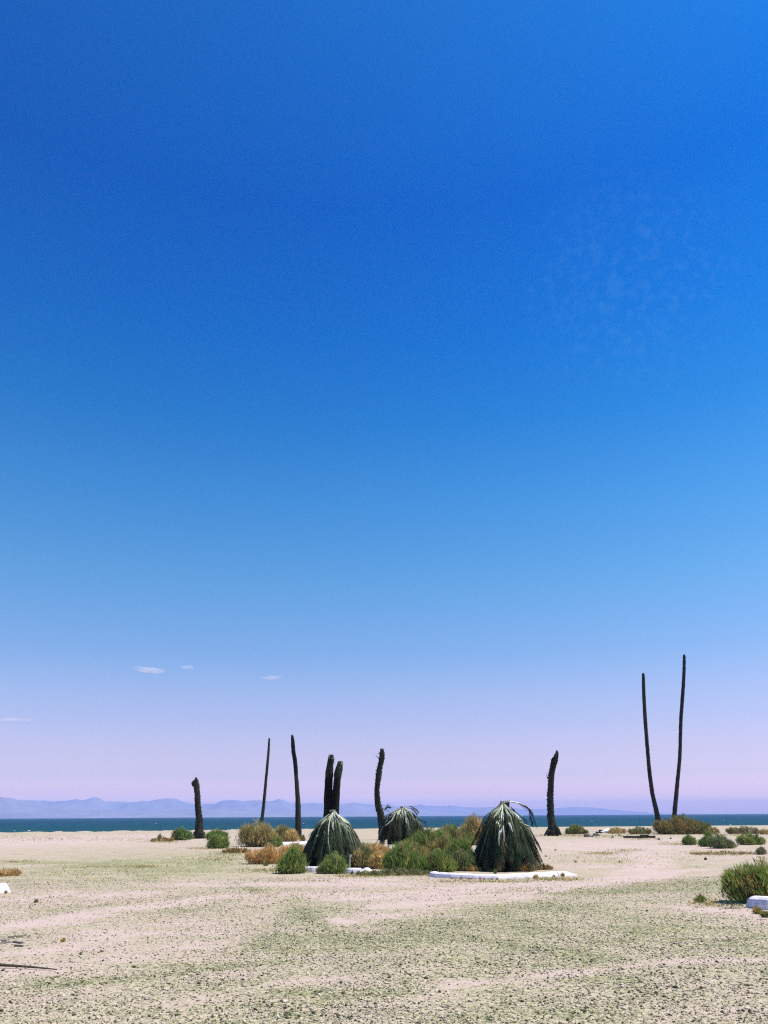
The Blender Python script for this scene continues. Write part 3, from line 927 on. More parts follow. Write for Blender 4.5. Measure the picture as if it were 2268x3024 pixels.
def blades(centers, radii, kinds, n, seed, lmin, lmax, wid, up=1.0, floor=0.0):
    """n narrow leaf blades through a union of lobes"""
    r_ = np.random.default_rng(seed); pr = random.Random(seed)
    centers = np.array([list(c) for c in centers]); radii = np.array(radii)
    wgt = radii[:, 0] * radii[:, 1] * radii[:, 2]; wgt = wgt / wgt.sum()
    li = r_.choice(len(centers), n, p=wgt)
    d = r_.normal(size=(n, 3)); d /= np.linalg.norm(d, axis=1)[:, None]
    P = centers[li] + d * radii[li] * (r_.random(n) ** .42)[:, None]
    P[:, 2] = np.maximum(P[:, 2], floor + .01)
    D = d * .75 + r_.normal(size=(n, 3)) * .45; D[:, 2] += up
    C = np.array([pick(pr.choice(kinds), pr) for i in li]) * r_.uniform(.75, 1.25, n)[:, None]
    return blade_mesh(P, D, r_.uniform(lmin, lmax, n), wid * r_.uniform(.6, 1.4, n), C, r_)


def blade_mesh(P, D, L, w, C, r_):
    D = D / np.linalg.norm(D, axis=1)[:, None]
    S = np.cross(D, r_.normal(size=D.shape)); S /= np.linalg.norm(S, axis=1)[:, None]
    S *= w[:, None] * .5
    V = np.stack([P - S, P + S, P + D * L[:, None]], 1).reshape(-1, 3)
    return V, np.arange(len(P) * 3).reshape(-1, 3), np.repeat(C, 3, 0)


def sprays(b, half, hgt, depth, pk, kinds, n, seed, blade, wid, ns, flare=.74, rag=.48, shoulder=.36):
    """a bush of many upright plumes: each plume has its own lean, height and shade, with leaf blades along its upper part"""
    r_ = np.random.default_rng(seed); pr = random.Random(seed)
    fx = np.linspace(-1, 1, ns) + r_.normal(size=ns) * .08
    fx = np.clip(fx, -1, 1)
    fy = r_.uniform(-1, 1, ns) * np.sqrt(np.maximum(.05, 1 - fx ** 2))
    lump = .5 + .5 * np.sin(fx * pr.uniform(3.5, 6) + pr.uniform(0, 6.28) + fy)
    top = hgt * (1 - shoulder * np.abs(fx - pk) ** 1.7) * (1 - rag * r_.random(ns) ** 1.3) * (1 - .22 * lump) * (1 - .12 * np.abs(fy))
    top[np.argmin(np.abs(fx - pk))] = hgt
    tip = np.stack([b.x + fx * half, b.y + fy * half * depth, b.z + top], 1)
    foot = np.stack([b.x + fx * half * flare, b.y + fy * half * depth * flare, np.full(ns, b.z)], 1)
    bow = np.stack([fx * half * .16, fy * half * depth * .16, np.zeros(ns)], 1)
    shade = [pick(kinds[0] if pr.random() < .5 else pr.choice(kinds), pr) for _ in range(ns)]
    shade = np.array(shade)
    k = r_.integers(0, ns, n)
    t = .06 + .94 * r_.random(n) ** .75
    A = tip - foot
    P = foot[k] + A[k] * t[:, None] + bow[k] * (4 * t * (1 - t))[:, None]
    spread = (.055 + .13 * (1 - t)) * hgt
    P = P + r_.normal(size=(n, 3)) * spread[:, None] * np.array([1, 1, .5])
    P[:, 2] = np.maximum(P[:, 2], b.z + .005)
    D = A[k] / np.linalg.norm(A[k], axis=1)[:, None] + r_.normal(size=(n, 3)) * .42
    D[:, 2] = np.abs(D[:, 2]) * .9 + .1
    mixk = np.array([pick(pr.choice(kinds), pr) for _ in range(n)])
    C = (shade[k] * .65 + mixk * .35) * r_.uniform(.75, 1.3, (n, 1))
    L = r_.uniform(blade[0], blade[1], n) * hgt
    lim = (b.z + hgt * 1.02 - P[:, 2])
    L = np.minimum(L, np.maximum(.03 * hgt, lim / np.maximum(.15, D[:, 2])))
    V, F, Cc = blade_mesh(P, D, L, wid * r_.uniform(.6, 1.4, n), C, r_)
    return V, F, Cc, foot, tip


def add_tri_mesh(name, V, F, C, mat, parent):
    me = bpy.data.meshes.new(name)
    off = np.array(parent_loc(parent)) if parent is not None else np.zeros(3)
    V = (V - off).astype(np.float32)
    me.vertices.add(len(V)); me.vertices.foreach_set('co', V.ravel())
    me.loops.add(F.size); me.loops.foreach_set('vertex_index', F.ravel().astype(np.int32))
    me.polygons.add(len(F)); me.polygons.foreach_set('loop_start', np.arange(0, F.size, F.shape[1], dtype=np.int32))
    me.polygons.foreach_set('loop_total', np.full(len(F), F.shape[1], dtype=np.int32))
    a = me.attributes.new('tint', 'FLOAT_COLOR', 'POINT')
    a.data.foreach_set('color', np.concatenate([C, np.ones((len(C), 1))], 1).astype(np.float32).ravel())
    me.materials.append(mat)
    me.update(); me.validate()
    o = bpy.data.objects.new(name, me); COL.objects.link(o)
    if parent is not None: o.parent = parent
    return o


SEED = [500]


def shrub(label, x0, x1, ytop, ybase, kinds, n=4200, lobes=6, depth=.8, cat='shrub', name='desert_shrub', group='desert shrubs on the shore',
          up=1.0, peak=None, blade=(.10, .26), dens=1.0, seedless=False):
    SEED[0] += 13
    r_ = random.Random(SEED[0])
    b = gp((x0 + x1) / 2, ybase)
    half = (at_y(x1, ybase, b.y).x - at_y(x0, ybase, b.y).x) / 2
    hgt = at_y((x0 + x1) / 2, ytop, b.y).z - b.z
    b.y += half * depth * .55
    T = thing(name, label, cat, b, group)
    pk = 0 if peak is None else (peak - (x0 + x1) / 2) / ((x1 - x0) / 2)
    ns = int(8 + 9 * lobes)
    V, F, col, foot, tip = sprays(b, max(.45 * half, half - .13 * hgt), hgt, depth, pk, kinds, int(n * dens * 1.3), SEED[0], blade, .011 + .00042 * b.y, ns)
    add_tri_mesh('foliage', V, F, col, M['foliage'], T)
    mb = MB()
    sc = max(.3, hgt)
    for k in range(ns):
        f_, t_ = Vector(foot[k]), Vector(tip[k])
        mb.tube([f_ - Vector((0, 0, .03)), f_.lerp(t_, .5) + Vector((r_.uniform(-.04, .04) * half, 0, 0)), f_.lerp(t_, .92)], [.010 * sc + .003, .007 * sc + .002, .003], 3, cap=False)
    mb.build('stems', M['twig'], T)
    return T


G2 = 'desert shrubs on the shore'
# left end of the shore
shrub('dark green round bush just left of the short hooked trunk', 505, 553, 2441, 2482, ['green'], 4200, 3)
shrub('small pale green sprig wedged between dark round bush and hooked trunk', 543, 568, 2452, 2479, ['grey', 'green'], 1200, 2)
shrub('green bush just right of the short hooked trunk, rear half of a pair', 607, 668, 2445, 2482, ['green', 'bright'], 3400, 4)
shrub('fresh green bush on bare ground with shadow to its left, near the short hooked trunk', 613, 670, 2462, 2506, ['bright', 'green'], 4500, 4)
shrub('low brown dry scrub at the left foot of the dark round bush', 440, 508, 2470, 2486, ['brown', 'dryweed'], 1800, 5, cat='scrub')
shrub('tiny green sprig rising from the low brown scrub at far left', 465, 477, 2461, 2478, ['green'], 500, 1)
# around the thin leaning trunk
shrub('tall feathery grey tan shrub around the foot of the thin leaning trunk', 703, 815, 2419, 2501, ['tan', 'grey', 'olive'], 5600, 8, peak=752, depth=.7)
shrub('olive tan shrub between thin leaning trunk and slim trunk', 797, 872, 2434, 2486, ['olive', 'tan', 'grey'], 4200, 5, peak=835)
shrub('tan dry brush against the left side of the slim trunk', 838, 878, 2446, 2487, ['tan', 'dryweed'], 2200, 3)
shrub('small vivid green bush in front of the tan shrubs, beside orange brush', 793, 829, 2466, 2501, ['bright', 'green'], 2400, 3)
shrub('little green weed at the right foot of the slim trunk', 888, 900, 2463, 2484, ['olive', 'green'], 500, 1)
shrub('wide mass of orange dry brush left of the bright front bush', 726, 846, 2490, 2551, ['orange', 'orange', 'tan'], 4200, 8, name='dry_brush', cat='dry brush', depth=.6)
shrub('narrow patch of orange dry brush between slim trunk and left skirt palm', 822, 905, 2486, 2536, ['orange', 'tan'], 3600, 6, name='dry_brush', cat='dry brush', depth=.5)
shrub('flat brown dead scrub at the left edge of the orange brush', 656, 735, 2501, 2520, ['brown', 'dryweed'], 1900, 6, cat='scrub', depth=.4)
# front row at the planter
shrub('bright green upright bush at the left end of the broken white kerb', 826, 894, 2494, 2581, ['bright', 'green'], 7500, 5, peak=868)
shrub('round green bush covering the gap in the white kerb, before the left skirt palm', 948, 1018, 2515, 2581, ['bright', 'grey', 'green'], 6500, 5, peak=990)
shrub('grey green straggly scrub against the right side of the left skirt palm', 1040, 1108, 2488, 2564, ['grey', 'olive', 'tan'], 4200, 6, depth=.6)
shrub('pale tan dry shrub between the left and middle skirt palms', 1092, 1150, 2508, 2566, ['tan', 'dryweed'], 3600, 4)
shrub('orange dry grass clump behind the pale tan shrub, by the middle palm foot', 1070, 1150, 2488, 2530, ['orange', 'tan'], 2600, 5, name='dry_brush', cat='dry brush', depth=.4)
shrub('big deep green bush in front of the middle skirt palm', 1138, 1246, 2485, 2576, ['green', 'bright'], 8500, 6, peak=1192)
shrub('low green mat of scrub along the sand in front of big deep green bush', 1062, 1270, 2562, 2586, ['grey', 'green', 'olive'], 4200, 12, depth=.3, cat='scrub', dens=.6)
shrub('broad olive bush stretching right behind the middle skirt palm', 1200, 1328, 2440, 2524, ['bright', 'olive', 'green'], 7000, 7, peak=1275)
shrub('rounded green bush crown rising behind the broad olive bush', 1284, 1396, 2429, 2498, ['green', 'olive'], 5200, 6, peak=1335)
shrub('tall wispy tan tamarisk touching the left shoulder of the largest palm', 1358, 1436, 2402, 2496, ['tan', 'brown', 'olive'], 4200, 4, peak=1402)
shrub('rusty brown bush in the middle of the green thicket left of largest palm', 1272, 1366, 2462, 2528, ['olive', 'brown', 'bright'], 3600, 4)
shrub('light green bush close to the left edge of the largest palm', 1322, 1402, 2468, 2567, ['bright', 'olive', 'green'], 5200, 5)
shrub('mixed green and brown bush above the dark left end of the long kerb', 1248, 1345, 2504, 2576, ['green', 'bright', 'olive'], 5200, 5)
for (x0, x1, yt, yb, lab) in ((1362, 1422, 2555, 2573, 'small rust brown tuft at the left foot of the largest palm'), (1440, 1500, 2560, 2573, 'small brown tuft at the centre foot of the largest palm'),
                             (1530, 1578, 2544, 2573, 'rounded brown tuft at the right foot of the largest palm'), (1588, 1632, 2550, 2569, 'dry brown tuft right of the largest palm behind the kerb')):
    shrub(lab, x0, x1, yt, yb, ['brown', 'dryweed'], 1400, 3, cat='scrub', depth=.5)
shrub('small pale green bush low in the thicket between middle and largest palms', 1196, 1262, 2486, 2546, ['olive', 'bright', 'tan'], 3600, 4)
shrub('grey olive scrub low in the thicket, right before the largest palm', 1330, 1404, 2505, 2572, ['grey', 'olive', 'green'], 3600, 5)
# right side
shrub('neat round green bush right of the ragged trunk', 1676, 1728, 2433, 2464, ['olive', 'green'], 3000, 4)
shrub('low olive wing on the left of the neat round bush', 1671, 1696, 2447, 2463, ['olive'], 800, 2)
shrub('small dark sprig on the right of the neat round bush', 1724, 1740, 2449, 2464, ['olive', 'brown'], 600, 1)
shrub('thin grey dry scrub just right of the tilted pale slab', 1800, 1852, 2442, 2462, ['tan', 'olive'], 1800, 5, cat='scrub')
shrub('low olive scrub between pale slab and the tall pair of trunks', 1862, 1928, 2440, 2464, ['olive', 'grey'], 2400, 5, cat='scrub')
shrub('large dome shaped brown green bush beside the two tall trunks', 1950, 2104, 2407, 2464, ['brown', 'olive', 'green'], 11000, 10, peak=2020, depth=.7)
shrub('little green shoot poking out of the top of the dome shaped bush', 2012, 2034, 2397, 2440, ['green'], 500, 1)
shrub('pale olive scrub at the right foot of the dome shaped bush', 2080, 2128, 2440, 2464, ['olive', 'tan'], 1500, 3, cat='scrub')
shrub('small round green bush on bare sand below the dome shaped bush', 2021, 2058, 2462, 2495, ['green', 'olive'], 2400, 3)
shrub('upright bright green bush joined to a grey one on the sand', 2082, 2114, 2454, 2500, ['bright', 'green'], 2600, 2)
shrub('low green lobe at the left foot of the upright bright bush', 2067, 2090, 2472, 2500, ['green'], 1000, 2)
shrub('grey green pointed bush right of the upright bright bush', 2104, 2174, 2460, 2506, ['grey', 'grey', 'green'], 3600, 5, peak=2130)
shrub('vivid green double bush near the right edge, behind the big front shrub', 2188, 2263, 2458, 2495, ['bright', 'green'], 4200, 4)
shrub('row of low olive scrub on the beach edge at far right', 2152, 2246, 2438, 2463, ['olive', 'brown', 'grey'], 3000, 7, cat='scrub', depth=.5)
shrub('small tan scrub at the far right end of the beach row', 2244, 2274, 2445, 2464, ['tan', 'olive'], 900, 2, cat='scrub')
shrub('small grey weed at right edge above the big front shrub', 2238, 2266, 2498, 2524, ['grey'], 900, 2)
shrub('flat rusty ground scrub below the double green bush at right', 2040, 2240, 2512, 2524, ['brown', 'dryweed', 'olive'], 1100, 12, cat='scrub', depth=.25)
shrub('largest near shrub at the right edge, green with orange dry stems', 2168, 2440, 2530, 2668, ['bright', 'bright', 'bright', 'olive', 'orange'], 15000, 9, peak=2270, depth=.42, blade=(.08, .2))
shrub('orange dry grass tuft on sand at the left edge', -60, 56, 2562, 2588, ['orange', 'tan'], 2200, 6, name='dry_brush', cat='dry brush', depth=.4)


# ------------------------------------------------------------------ kerbs
def kerb_piece(parent, path, width, height, end0=0.0, end1=0.0, hs=None, name='kerb_segment'):
    """rounded cast kerb swept along a ground path (front-foot line); end0 / end1: length over which the end slopes down"""
    P = [Vector((p.x, p.y, 0)) for p in path]
    # resample
    Ls = [0]
    for i in range(len(P) - 1): Ls.append(Ls[-1] + (P[i + 1] - P[i]).length)
    n = max(8, int(Ls[-1] / .05))
    prof = [(0, 0), (.03, .45), (.10, .80), (.24, .97), (.42, 1.0), (.62, .97), (.80, .82), (.93, .48), (1.0, 0)]
    V, Fc = [], []
    sg = len(prof)
    for i in range(n):
        s = Ls[-1] * i / (n - 1)
        j = 0
        while j < len(P) - 2 and Ls[j + 1] < s: j += 1
        t = (s - Ls[j]) / max(1e-6, Ls[j + 1] - Ls[j]); p_ = P[j].lerp(P[j + 1], t)
        tg = (P[j + 1] - P[j]).normalized(); nrm = Vector((-tg.y, tg.x, 0))
        if nrm.y < 0: nrm = -nrm
        h = height
        if end0 and s < end0: h *= .12 + .88 * s / end0
        if end1 and Ls[-1] - s < end1: h *= .12 + .88 * (Ls[-1] - s) / end1
        h *= 1 + .16 * (float(fbm(s * 2.2, path[0].x * 5, 77)) - .5)
        for (a_, z_) in prof:
            jj = .016 * (float(fbm(s * 9, a_ * 9 + path[0].x, 31)) - .5)
            q_ = p_ + nrm * (a_ * width + jj)
            V.append((q_.x, q_.y, gz(q_.x, q_.y) - .03 + (h + .03) * z_ + jj))
    for i in range(n - 1):
        for k in range(sg - 1):
            Fc.append((i * sg + k, (i + 1) * sg + k, (i + 1) * sg + k + 1, i * sg + k + 1))
    Fc.append(tuple(range(sg))); Fc.append(tuple((n - 1) * sg + k for k in range(sg))[::-1])
    return mesh_obj(name, V, Fc, M['kerb_paint'], parent)


KG = 'white painted kerbs'
def kerb(label, pieces, w, h):
    c = at(*pieces[0][0][len(pieces[0][0]) // 2])
    T = thing('white_kerb', label, 'kerb', (c.x, c.y, 0), KG)
    for (pts, e0, e1) in pieces:
        kerb_piece(T, [at(*q_) for q_ in pts], w, h, e0, e1)
    return T


kerb('long gently curved white kerb in front of the largest palm, cracked near its right end',
     [([(1266, 2588), (1283, 2592), (1330, 2595), (1400, 2597), (1471, 2597.5), (1560, 2595), (1610, 2591.5), (1650, 2588)], 0, 0), ([(1652.5, 2587.7), (1680, 2585.5), (1708, 2583.5)], 0, .42)], 0.34, .12)
kerb('short white kerb block with sloped right end, left of the round green bush', [([(886, 2576), (920, 2577), (963, 2577)], 0, .14)], .34, .16)
kerb('white kerb block just right of the round green bush', [([(1008, 2580), (1035, 2581), (1064, 2581)], 0, 0)], .34, .16)
kerb('thin chipped white kerb remnant half buried in grey scrub', [([(1066, 2572), (1085, 2572), (1102, 2571)], .1, .1)], .3, .09)
kerb('white kerb end with shaded left face under the large shrub at right edge', [([(2200, 2678), (2222, 2683), (2270, 2688), (2340, 2690), (2420, 2686)], .06, 0)], .45, .19)
kerb('rounded white kerb end on the sand at the left edge', [([(-170, 2646), (-80, 2643), (-10, 2640), (34, 2635)], 0, .10)], .36, .19)
kerb('distant white kerb behind the orange brush, left of the left skirt palm', [([(836, 2495), (870, 2494), (912, 2493)], 0, 0)], .4, .15)

# ------------------------------------------------------------------ small things on the ground
# thin pale stake
b = gp(1033, 2574)
T = thing('stake', 'thin pale stake with small tag at its top before the left skirt palm', 'stake', b)
mb = MB(); tp = at_y(1033.5, 2523, b.y); mb.tube([b - Vector((0, 0, .05)), tp], [.017, .015], 6); mb.build('post', M['stake'], T)
mb = MB(); c = at_y(1036, 2527, b.y); mb.box(c + Vector((0, -.02, 0)), (.055, .008, .07), .1, .2); mb.build('tag', M['stake'], T)
mb = MB(); a_ = at_y(1033, 2558, b.y); mb.tube([a_, a_ + Vector((-.05, 0, .03))], [.014, .008], 5); mb.build('side_peg', M['stake'], T)

# pale slab propped on rubble
b = gp(1782, 2460)
T = thing('concrete_slab', 'pale concrete slab lying tilted on rubble near the water', 'slab', b)
mb = MB()
P0, P1, P2, P3 = (1765, 2459), (1800, 2452), (1793, 2446), (1764, 2455.5)
vv = [at_y(*P0, b.y), at_y(*P1, b.y), at_y(1797, 2445, b.y + 2.2), at_y(1766, 2455, b.y + 2.2)]
mb.add(vv + [v_ - Vector((0, 0, .13)) for v_ in vv], [(0, 1, 2, 3), (7, 6, 5, 4), (0, 4, 5, 1), (1, 5, 6, 2), (2, 6, 7, 3), (3, 7, 4, 0)])
mb.build('slab', M['pale_slab'], T)
mb = MB(); mb.box(gp(1790, 2459.5) + Vector((0, .5, .06)), (.9, .5, .32), .2, .1, .3); mb.box(gp(1772, 2460.5) + Vector((0, .3, .03)), (.6, .4, .2), -.2, 0, .3)
mb.build('rubble', M['dark_wood'], T)


def chunk(label, px, py, wpx, hpx, mat='concrete_chunk', name='concrete_chunk', cat='rubble', grp='dark blocks of rubble near the tilted slab'):
    b = gp(px, py)
    w = wpx * b.y / FPX; h = hpx * b.y / FPX
    r_ = random.Random(int(px * 7 + py))
    V, F_ = [], []
    nr, sg = 6, 12
    for i in range(nr):
        t = i / (nr - 1)
        for k in range(sg):
            a = 2 * math.pi * k / sg
            ca, sa = math.cos(a), math.sin(a)
            sq = 1 / max(abs(ca), abs(sa)) ** .6
            rad = (1 if t < .7 else 1 - .5 * (t - .7) / .3) * sq * (1 + .16 * (r_.random() - .5))
            V.append((b.x + w * .46 * rad * ca, b.y + w * .33 * rad * sa, b.z - .03 + (h + .03) * t * (1 + .12 * (r_.random() - .5))))
    for i in range(nr - 1):
        for k in range(sg):
            k2 = (k + 1) % sg
            F_.append((i * sg + k, i * sg + k2, (i + 1) * sg + k2, (i + 1) * sg + k))
    F_.append(tuple((nr - 1) * sg + k for k in range(sg)))
    o = mesh_obj(name, (np.array(V) - np.array(b)).tolist(), F_, M[mat])
    o.location = b
    tag(o, label, cat, grp)
    return o


chunk('largest dark concrete block below the neat round bush', 1734, 2471.5, 19, 9)
chunk('dark flat block between the largest block and the pale slab', 1761, 2468.5, 19, 7)
chunk('small dark lump beside the largest dark block', 1749, 2472, 8, 4)
chunk('dark stone lump lying in front of the pale slab', 1809, 2474, 7, 5)
chunk('flat dark stone right behind the lump before the slab', 1829, 2468, 9, 4)
chunk('dark stone just right of the fallen plank', 1946, 2481, 7, 5)
chunk('small dark stone furthest right past the fallen plank', 1981, 2477, 6, 4)
chunk('single dark stone lying alone on sand right of the largest palm', 1612, 2530, 5, 3.5, 'dark_wood', 'stone', 'stone', 'lone dark stones')
chunk('single dark stone on sand below the small round green bush', 2084, 2539, 8, 6, 'dark_wood', 'stone', 'stone', 'lone dark stones')
chunk('white round stone in the shade left of the bright front bush', 838, 2557, 6, 6, 'pale_slab', 'stone', 'stone', 'pale stones by the planter')
chunk('pale lump at the sand edge right of the bright front bush', 880, 2580, 7, 8, 'rock', 'stone', 'stone', 'pale stones by the planter')
chunk('pale flat rock right of the big deep green bush', 1246, 2557, 28, 6, 'rock', 'stone', 'stone', 'pale stones by the planter')
chunk('long chipped pale rock in the scrub below the big deep green bush', 1232, 2572, 58, 5, 'rock', 'stone', 'stone', 'pale stones by the planter')
chunk('small pale rock left of the largest palm behind the kerb', 1318, 2553, 10, 5, 'rock', 'stone', 'stone', 'pale stones by the planter')
chunk('small whitish stone on sand left of the orange brush', 706, 2507, 5, 6, 'pale_slab', 'stone', 'stone', 'pale stones by the planter')

# fallen plank on low supports
b = gp(1888, 2476)
T = thing('fallen_plank', 'long dark plank lying raised on a small block near the tall trunks', 'plank', b)
mb = MB(); l_ = at_y(1842, 2471.5, b.y); r2_ = at_y(1934, 2471.5, b.y); mb.box((l_ + r2_) / 2, ((r2_ - l_).length, .28, .13), .01, 0, .06); mb.build('board', M['dark_wood'], T)
mb = MB(); c = at_y(1890, 2475, b.y); mb.box(Vector((c.x, c.y, (c.z + b.z) / 2)), (.30, .26, max(.1, (c.z - b.z) * 2)), .2, 0, .2); mb.build('support', M['concrete_chunk'], T)
mb = MB(); l_ = at_y(1892, 2469.5, b.y); r2_ = at_y(1916, 2469.3, b.y); mb.box((l_ + r2_) / 2 + Vector((0, 0, .05)), ((r2_ - l_).length, .2, .1), .05, 0, .2); mb.build('broken_piece', M['dark_wood'], T)

# long stick at left, planks nearby
b0 = at(-90, 2854); b1 = at(168, 2867)
T = thing('stick', 'long thin dark stick lying on pale sand at the left edge', 'stick', (b0 + b1) / 2)
mb = MB(); mb.tube([b0 + Vector((0, 0, .03)), b0.lerp(b1, .4) + Vector((0, .01, .028)), b0.lerp(b1, .7) + Vector((0, 0, .026)), b1 + Vector((0, 0, .014))], [.016, .015, .012, .006], 7, jitter=.2); mb.build('shaft', M['stick_wood'], T)
mb = MB(); c = b0.lerp(b1, .62) + Vector((0, -.015, .025)); mb.tube([c, c + Vector((.02, -.07, .01))], [.009, .004], 5); mb.build('side_twig', M['stick_wood'], T)
WG = 'splintered wood scraps at the left edge'
for (x0, y0_, x1, y1_, wd, mt, lab) in ((-60, 2778, 24, 2777, .11, 'grey_wood', 'weathered grey board end on sand at the left edge'),
                                        (24, 2767, 70, 2764, .03, 'grey_wood', 'thin grey splinter above the weathered grey board'),
                                        (-20, 2789, 32, 2782, .03, 'grey_wood', 'pale splinter below the weathered grey board'),
                                        (40, 2781, 66, 2785, .035, 'grey_wood', 'grey splinter right of the weathered grey board'),
                                        (44, 2793, 68, 2795, .02, 'grey_wood', 'thinnest grey splinter below the others at left edge')):
    p0 = at(x0, y0_); p1 = at(x1, y1_); c = (p0 + p1) / 2; d = p1 - p0
    mb = MB(); mb.box(Vector((0, 0, 0)), (d.length, wd, .022), math.atan2(d.y, d.x), 0, .15)
    o = mb.build('wood_scrap', M[mt]); o.location = (c.x, c.y, gz(c.x, c.y) + .012); tag(o, lab, 'wood scrap', WG)

# weed tufts at the kerbs
def weed(px, py, wpx, hpx, kinds, label, n=260):
    SEED[0] += 7
    b = gp(px, py); w = wpx * b.y / FPX / 2; h = hpx * b.y / FPX
    V, F, col = blades([(b.x, b.y, b.z + h * .25), (b.x, b.y, b.z + h * .5)], [(w * .8, w * .7, h * .3), (w * .5, w * .5, h * .35)], kinds, n, SEED[0], h * .25, h * .55, .012, 1.0, b.z)
    o = add_tri_mesh('weed_tuft', V - np.array(b), F, col, M['foliage'], None)
    o.location = b
    tag(o, label, 'weed', 'weed tufts along the kerbs')


KW = 'small dry weed tuft at the foot of the long curved white kerb'
for (x, y, w, h) in ((1335, 2599, 8, 8), (1362, 2600, 10, 12), (1386, 2600, 6, 10), (1392, 2600, 6, 8), (1418, 2601, 8, 12), (1430, 2601, 7, 10), (1454, 2601, 9, 10), (1469, 2601, 9, 12), (1500, 2601, 16, 5)):
    weed(x, y - 1.5, w, h * .6, ['dryweed', 'tan', 'olive'], KW, 90)
weed(1583, 2596, 18, 11, ['tan', 'dryweed'], 'fuller tan weed tuft before the right half of the long kerb', 300)
weed(1662, 2588, 13, 10, ['olive', 'dryweed'], 'weed tuft at the crack in the long kerb')
weed(1636, 2591, 9, 6, ['dryweed'], 'little dry weed just left of the crack in the long kerb')
weed(1463, 2584, 8, 14, ['green'], 'dark green sprig hanging over the middle of the long kerb')
weed(939, 2579, 14, 17, ['brown', 'olive'], 'brown weed on the front of the short kerb block with sloped end')
weed(896, 2580, 12, 12, ['green'], 'dark green weed at the left end of the short kerb block')
weed(1040, 2583, 8, 10, ['green'], 'dark weed before the middle of the kerb block right of round bush')
weed(1056, 2584, 9, 9, ['green', 'olive'], 'dark weed before the right end of the kerb block right of round bush')
weed(2238, 2698, 30, 16, ['tan', 'olive'], 'dry weed at the foot of the white kerb end at right edge', 700)
weed(2262, 2708, 34, 14, ['olive', 'green'], 'low green weed in front of the right edge kerb', 700)
weed(106, 2667, 12, 8, ['green'], 'solitary small green weed on sand at left below the white kerb end', 500)
weed(186, 2780, 14, 9, ['dryweed', 'tan'], 'solitary dry brown weed on pale sand at left', 500)
weed(-4, 2637, 14, 9, ['olive'], 'olive weed before the rounded kerb end at left edge')
weed(17, 2640, 10, 8, ['olive', 'dryweed'], 'dry weed before the tip of the rounded kerb end at left edge')
weed(785, 2557, 16, 9, ['green'], 'small dark green weed on sand under the orange brush', 400)
weed(2070, 2665, 40, 18, ['green', 'olive'], 'dark straggling weed on gravel left of the big right shrub', 500)
for (x, y, w, h) in ((1600, 2545, 8, 6), (1640, 2512, 10, 5), (1700, 2548, 12, 6), (1830, 2548, 10, 5)):
    weed(x, y, w, h, ['dryweed', 'olive'], 'tiny dry weed on the open sand right of the largest palm', 120)

# long trailing blades at the foot of the big right shrub
b = gp(2170, 2682)
mb = MB()
r_ = random.Random(4)
for k in range(26):
    a = math.pi + r_.uniform(-.5, 1.1); L = r_.uniform(.12, .34)
    d = Vector((math.cos(a), math.sin(a) * .5, 0)); s = Vector((-d.y, d.x, 0)) * .012
    o0 = Vector((r_.uniform(-.06, .2), r_.uniform(-.05, .1), .03)); m0 = o0 + d * L * .6 + Vector((0, 0, r_.uniform(.03, .09))); e0 = o0 + d * L + Vector((0, 0, -.02))
    mb.add([o0 - s, o0 + s, m0 + s, m0 - s, e0], [(0, 1, 2, 3), (3, 2, 4)], (.07, .12, .05))
me_o = mesh_obj('weed_tuft', mb.v, mb.f, M['foliage'], None, {'tint': np.array(mb.a)})
me_o.location = b
tag(me_o, 'weed with long trailing green blades at the left foot of big right shrub', 'weed', 'weed tufts along the kerbs')

# ------------------------------------------------------------------ gravel and dry ground litter (uncountable)
def gravel():
    rg = np.random.default_rng(3)
    n = 330000
    yy = 6.6 + (rg.random(n) ** 1.25) * 17
    xx = (rg.random(n) - .5) * 2 * (yy * .56 + .6)
    g = gravel_amount(xx, yy) + (fbm(xx * 1.1, yy * 1.1, 40) - .5) * 1.0
    keep = rg.random(n) < np.clip(g * .46 + .05, .03, .7)
    xx, yy, g = xx[keep], yy[keep], g[keep]
    n = len(xx)
    base = np.array([[1, 0, 0], [0, 1, 0], [-1, 0, 0], [0, -1, 0], [0, 0, 1], [0, 0, -.6]], float)
    fc = np.array([[0, 1, 4], [1, 2, 4], [2, 3, 4], [3, 0, 4], [1, 0, 5], [2, 1, 5], [3, 2, 5], [0, 3, 5]])
    size = rg.lognormal(math.log(.0078), .40, n).clip(.0035, .024)
    ang = rg.random(n) * 6.283
    st = np.stack([rg.uniform(.8, 1.5, n), rg.uniform(.6, 1.1, n), rg.uniform(.45, .9, n)], 1) * size[:, None]
    P = base[None] * st[:, None, :] * rg.uniform(.75, 1.25, (n, 6, 1))
    c, s = np.cos(ang)[:, None], np.sin(ang)[:, None]
    x = P[..., 0] * c - P[..., 1] * s; y = P[..., 0] * s + P[..., 1] * c
    z = P[..., 2] + (st[:, 2] * .35)[:, None] + ground_z(xx, yy)[:, None]
    V = np.stack([x + xx[:, None], y + yy[:, None], z], -1).reshape(-1, 3)
    F = (fc[None] + (np.arange(n) * 6)[:, None, None]).reshape(-1, 3)
    t = rg.random(n)[:, None]
    dark = np.array([.085, .090, .045]); mid = np.array([.30, .265, .16]); pale = np.array([.54, .445, .34])  # dark: dark stones, and the shadows of stones painted as pebble colour
    C = np.where(t < .30, dark, np.where(t < .62, mid, pale)) * rg.uniform(.7, 1.3, (n, 1))
    o = add_tri_mesh('gravel', V, F, np.repeat(C, 6, 0), M['pebble'], None)
    return tag(o, kind='stuff')


gravel()


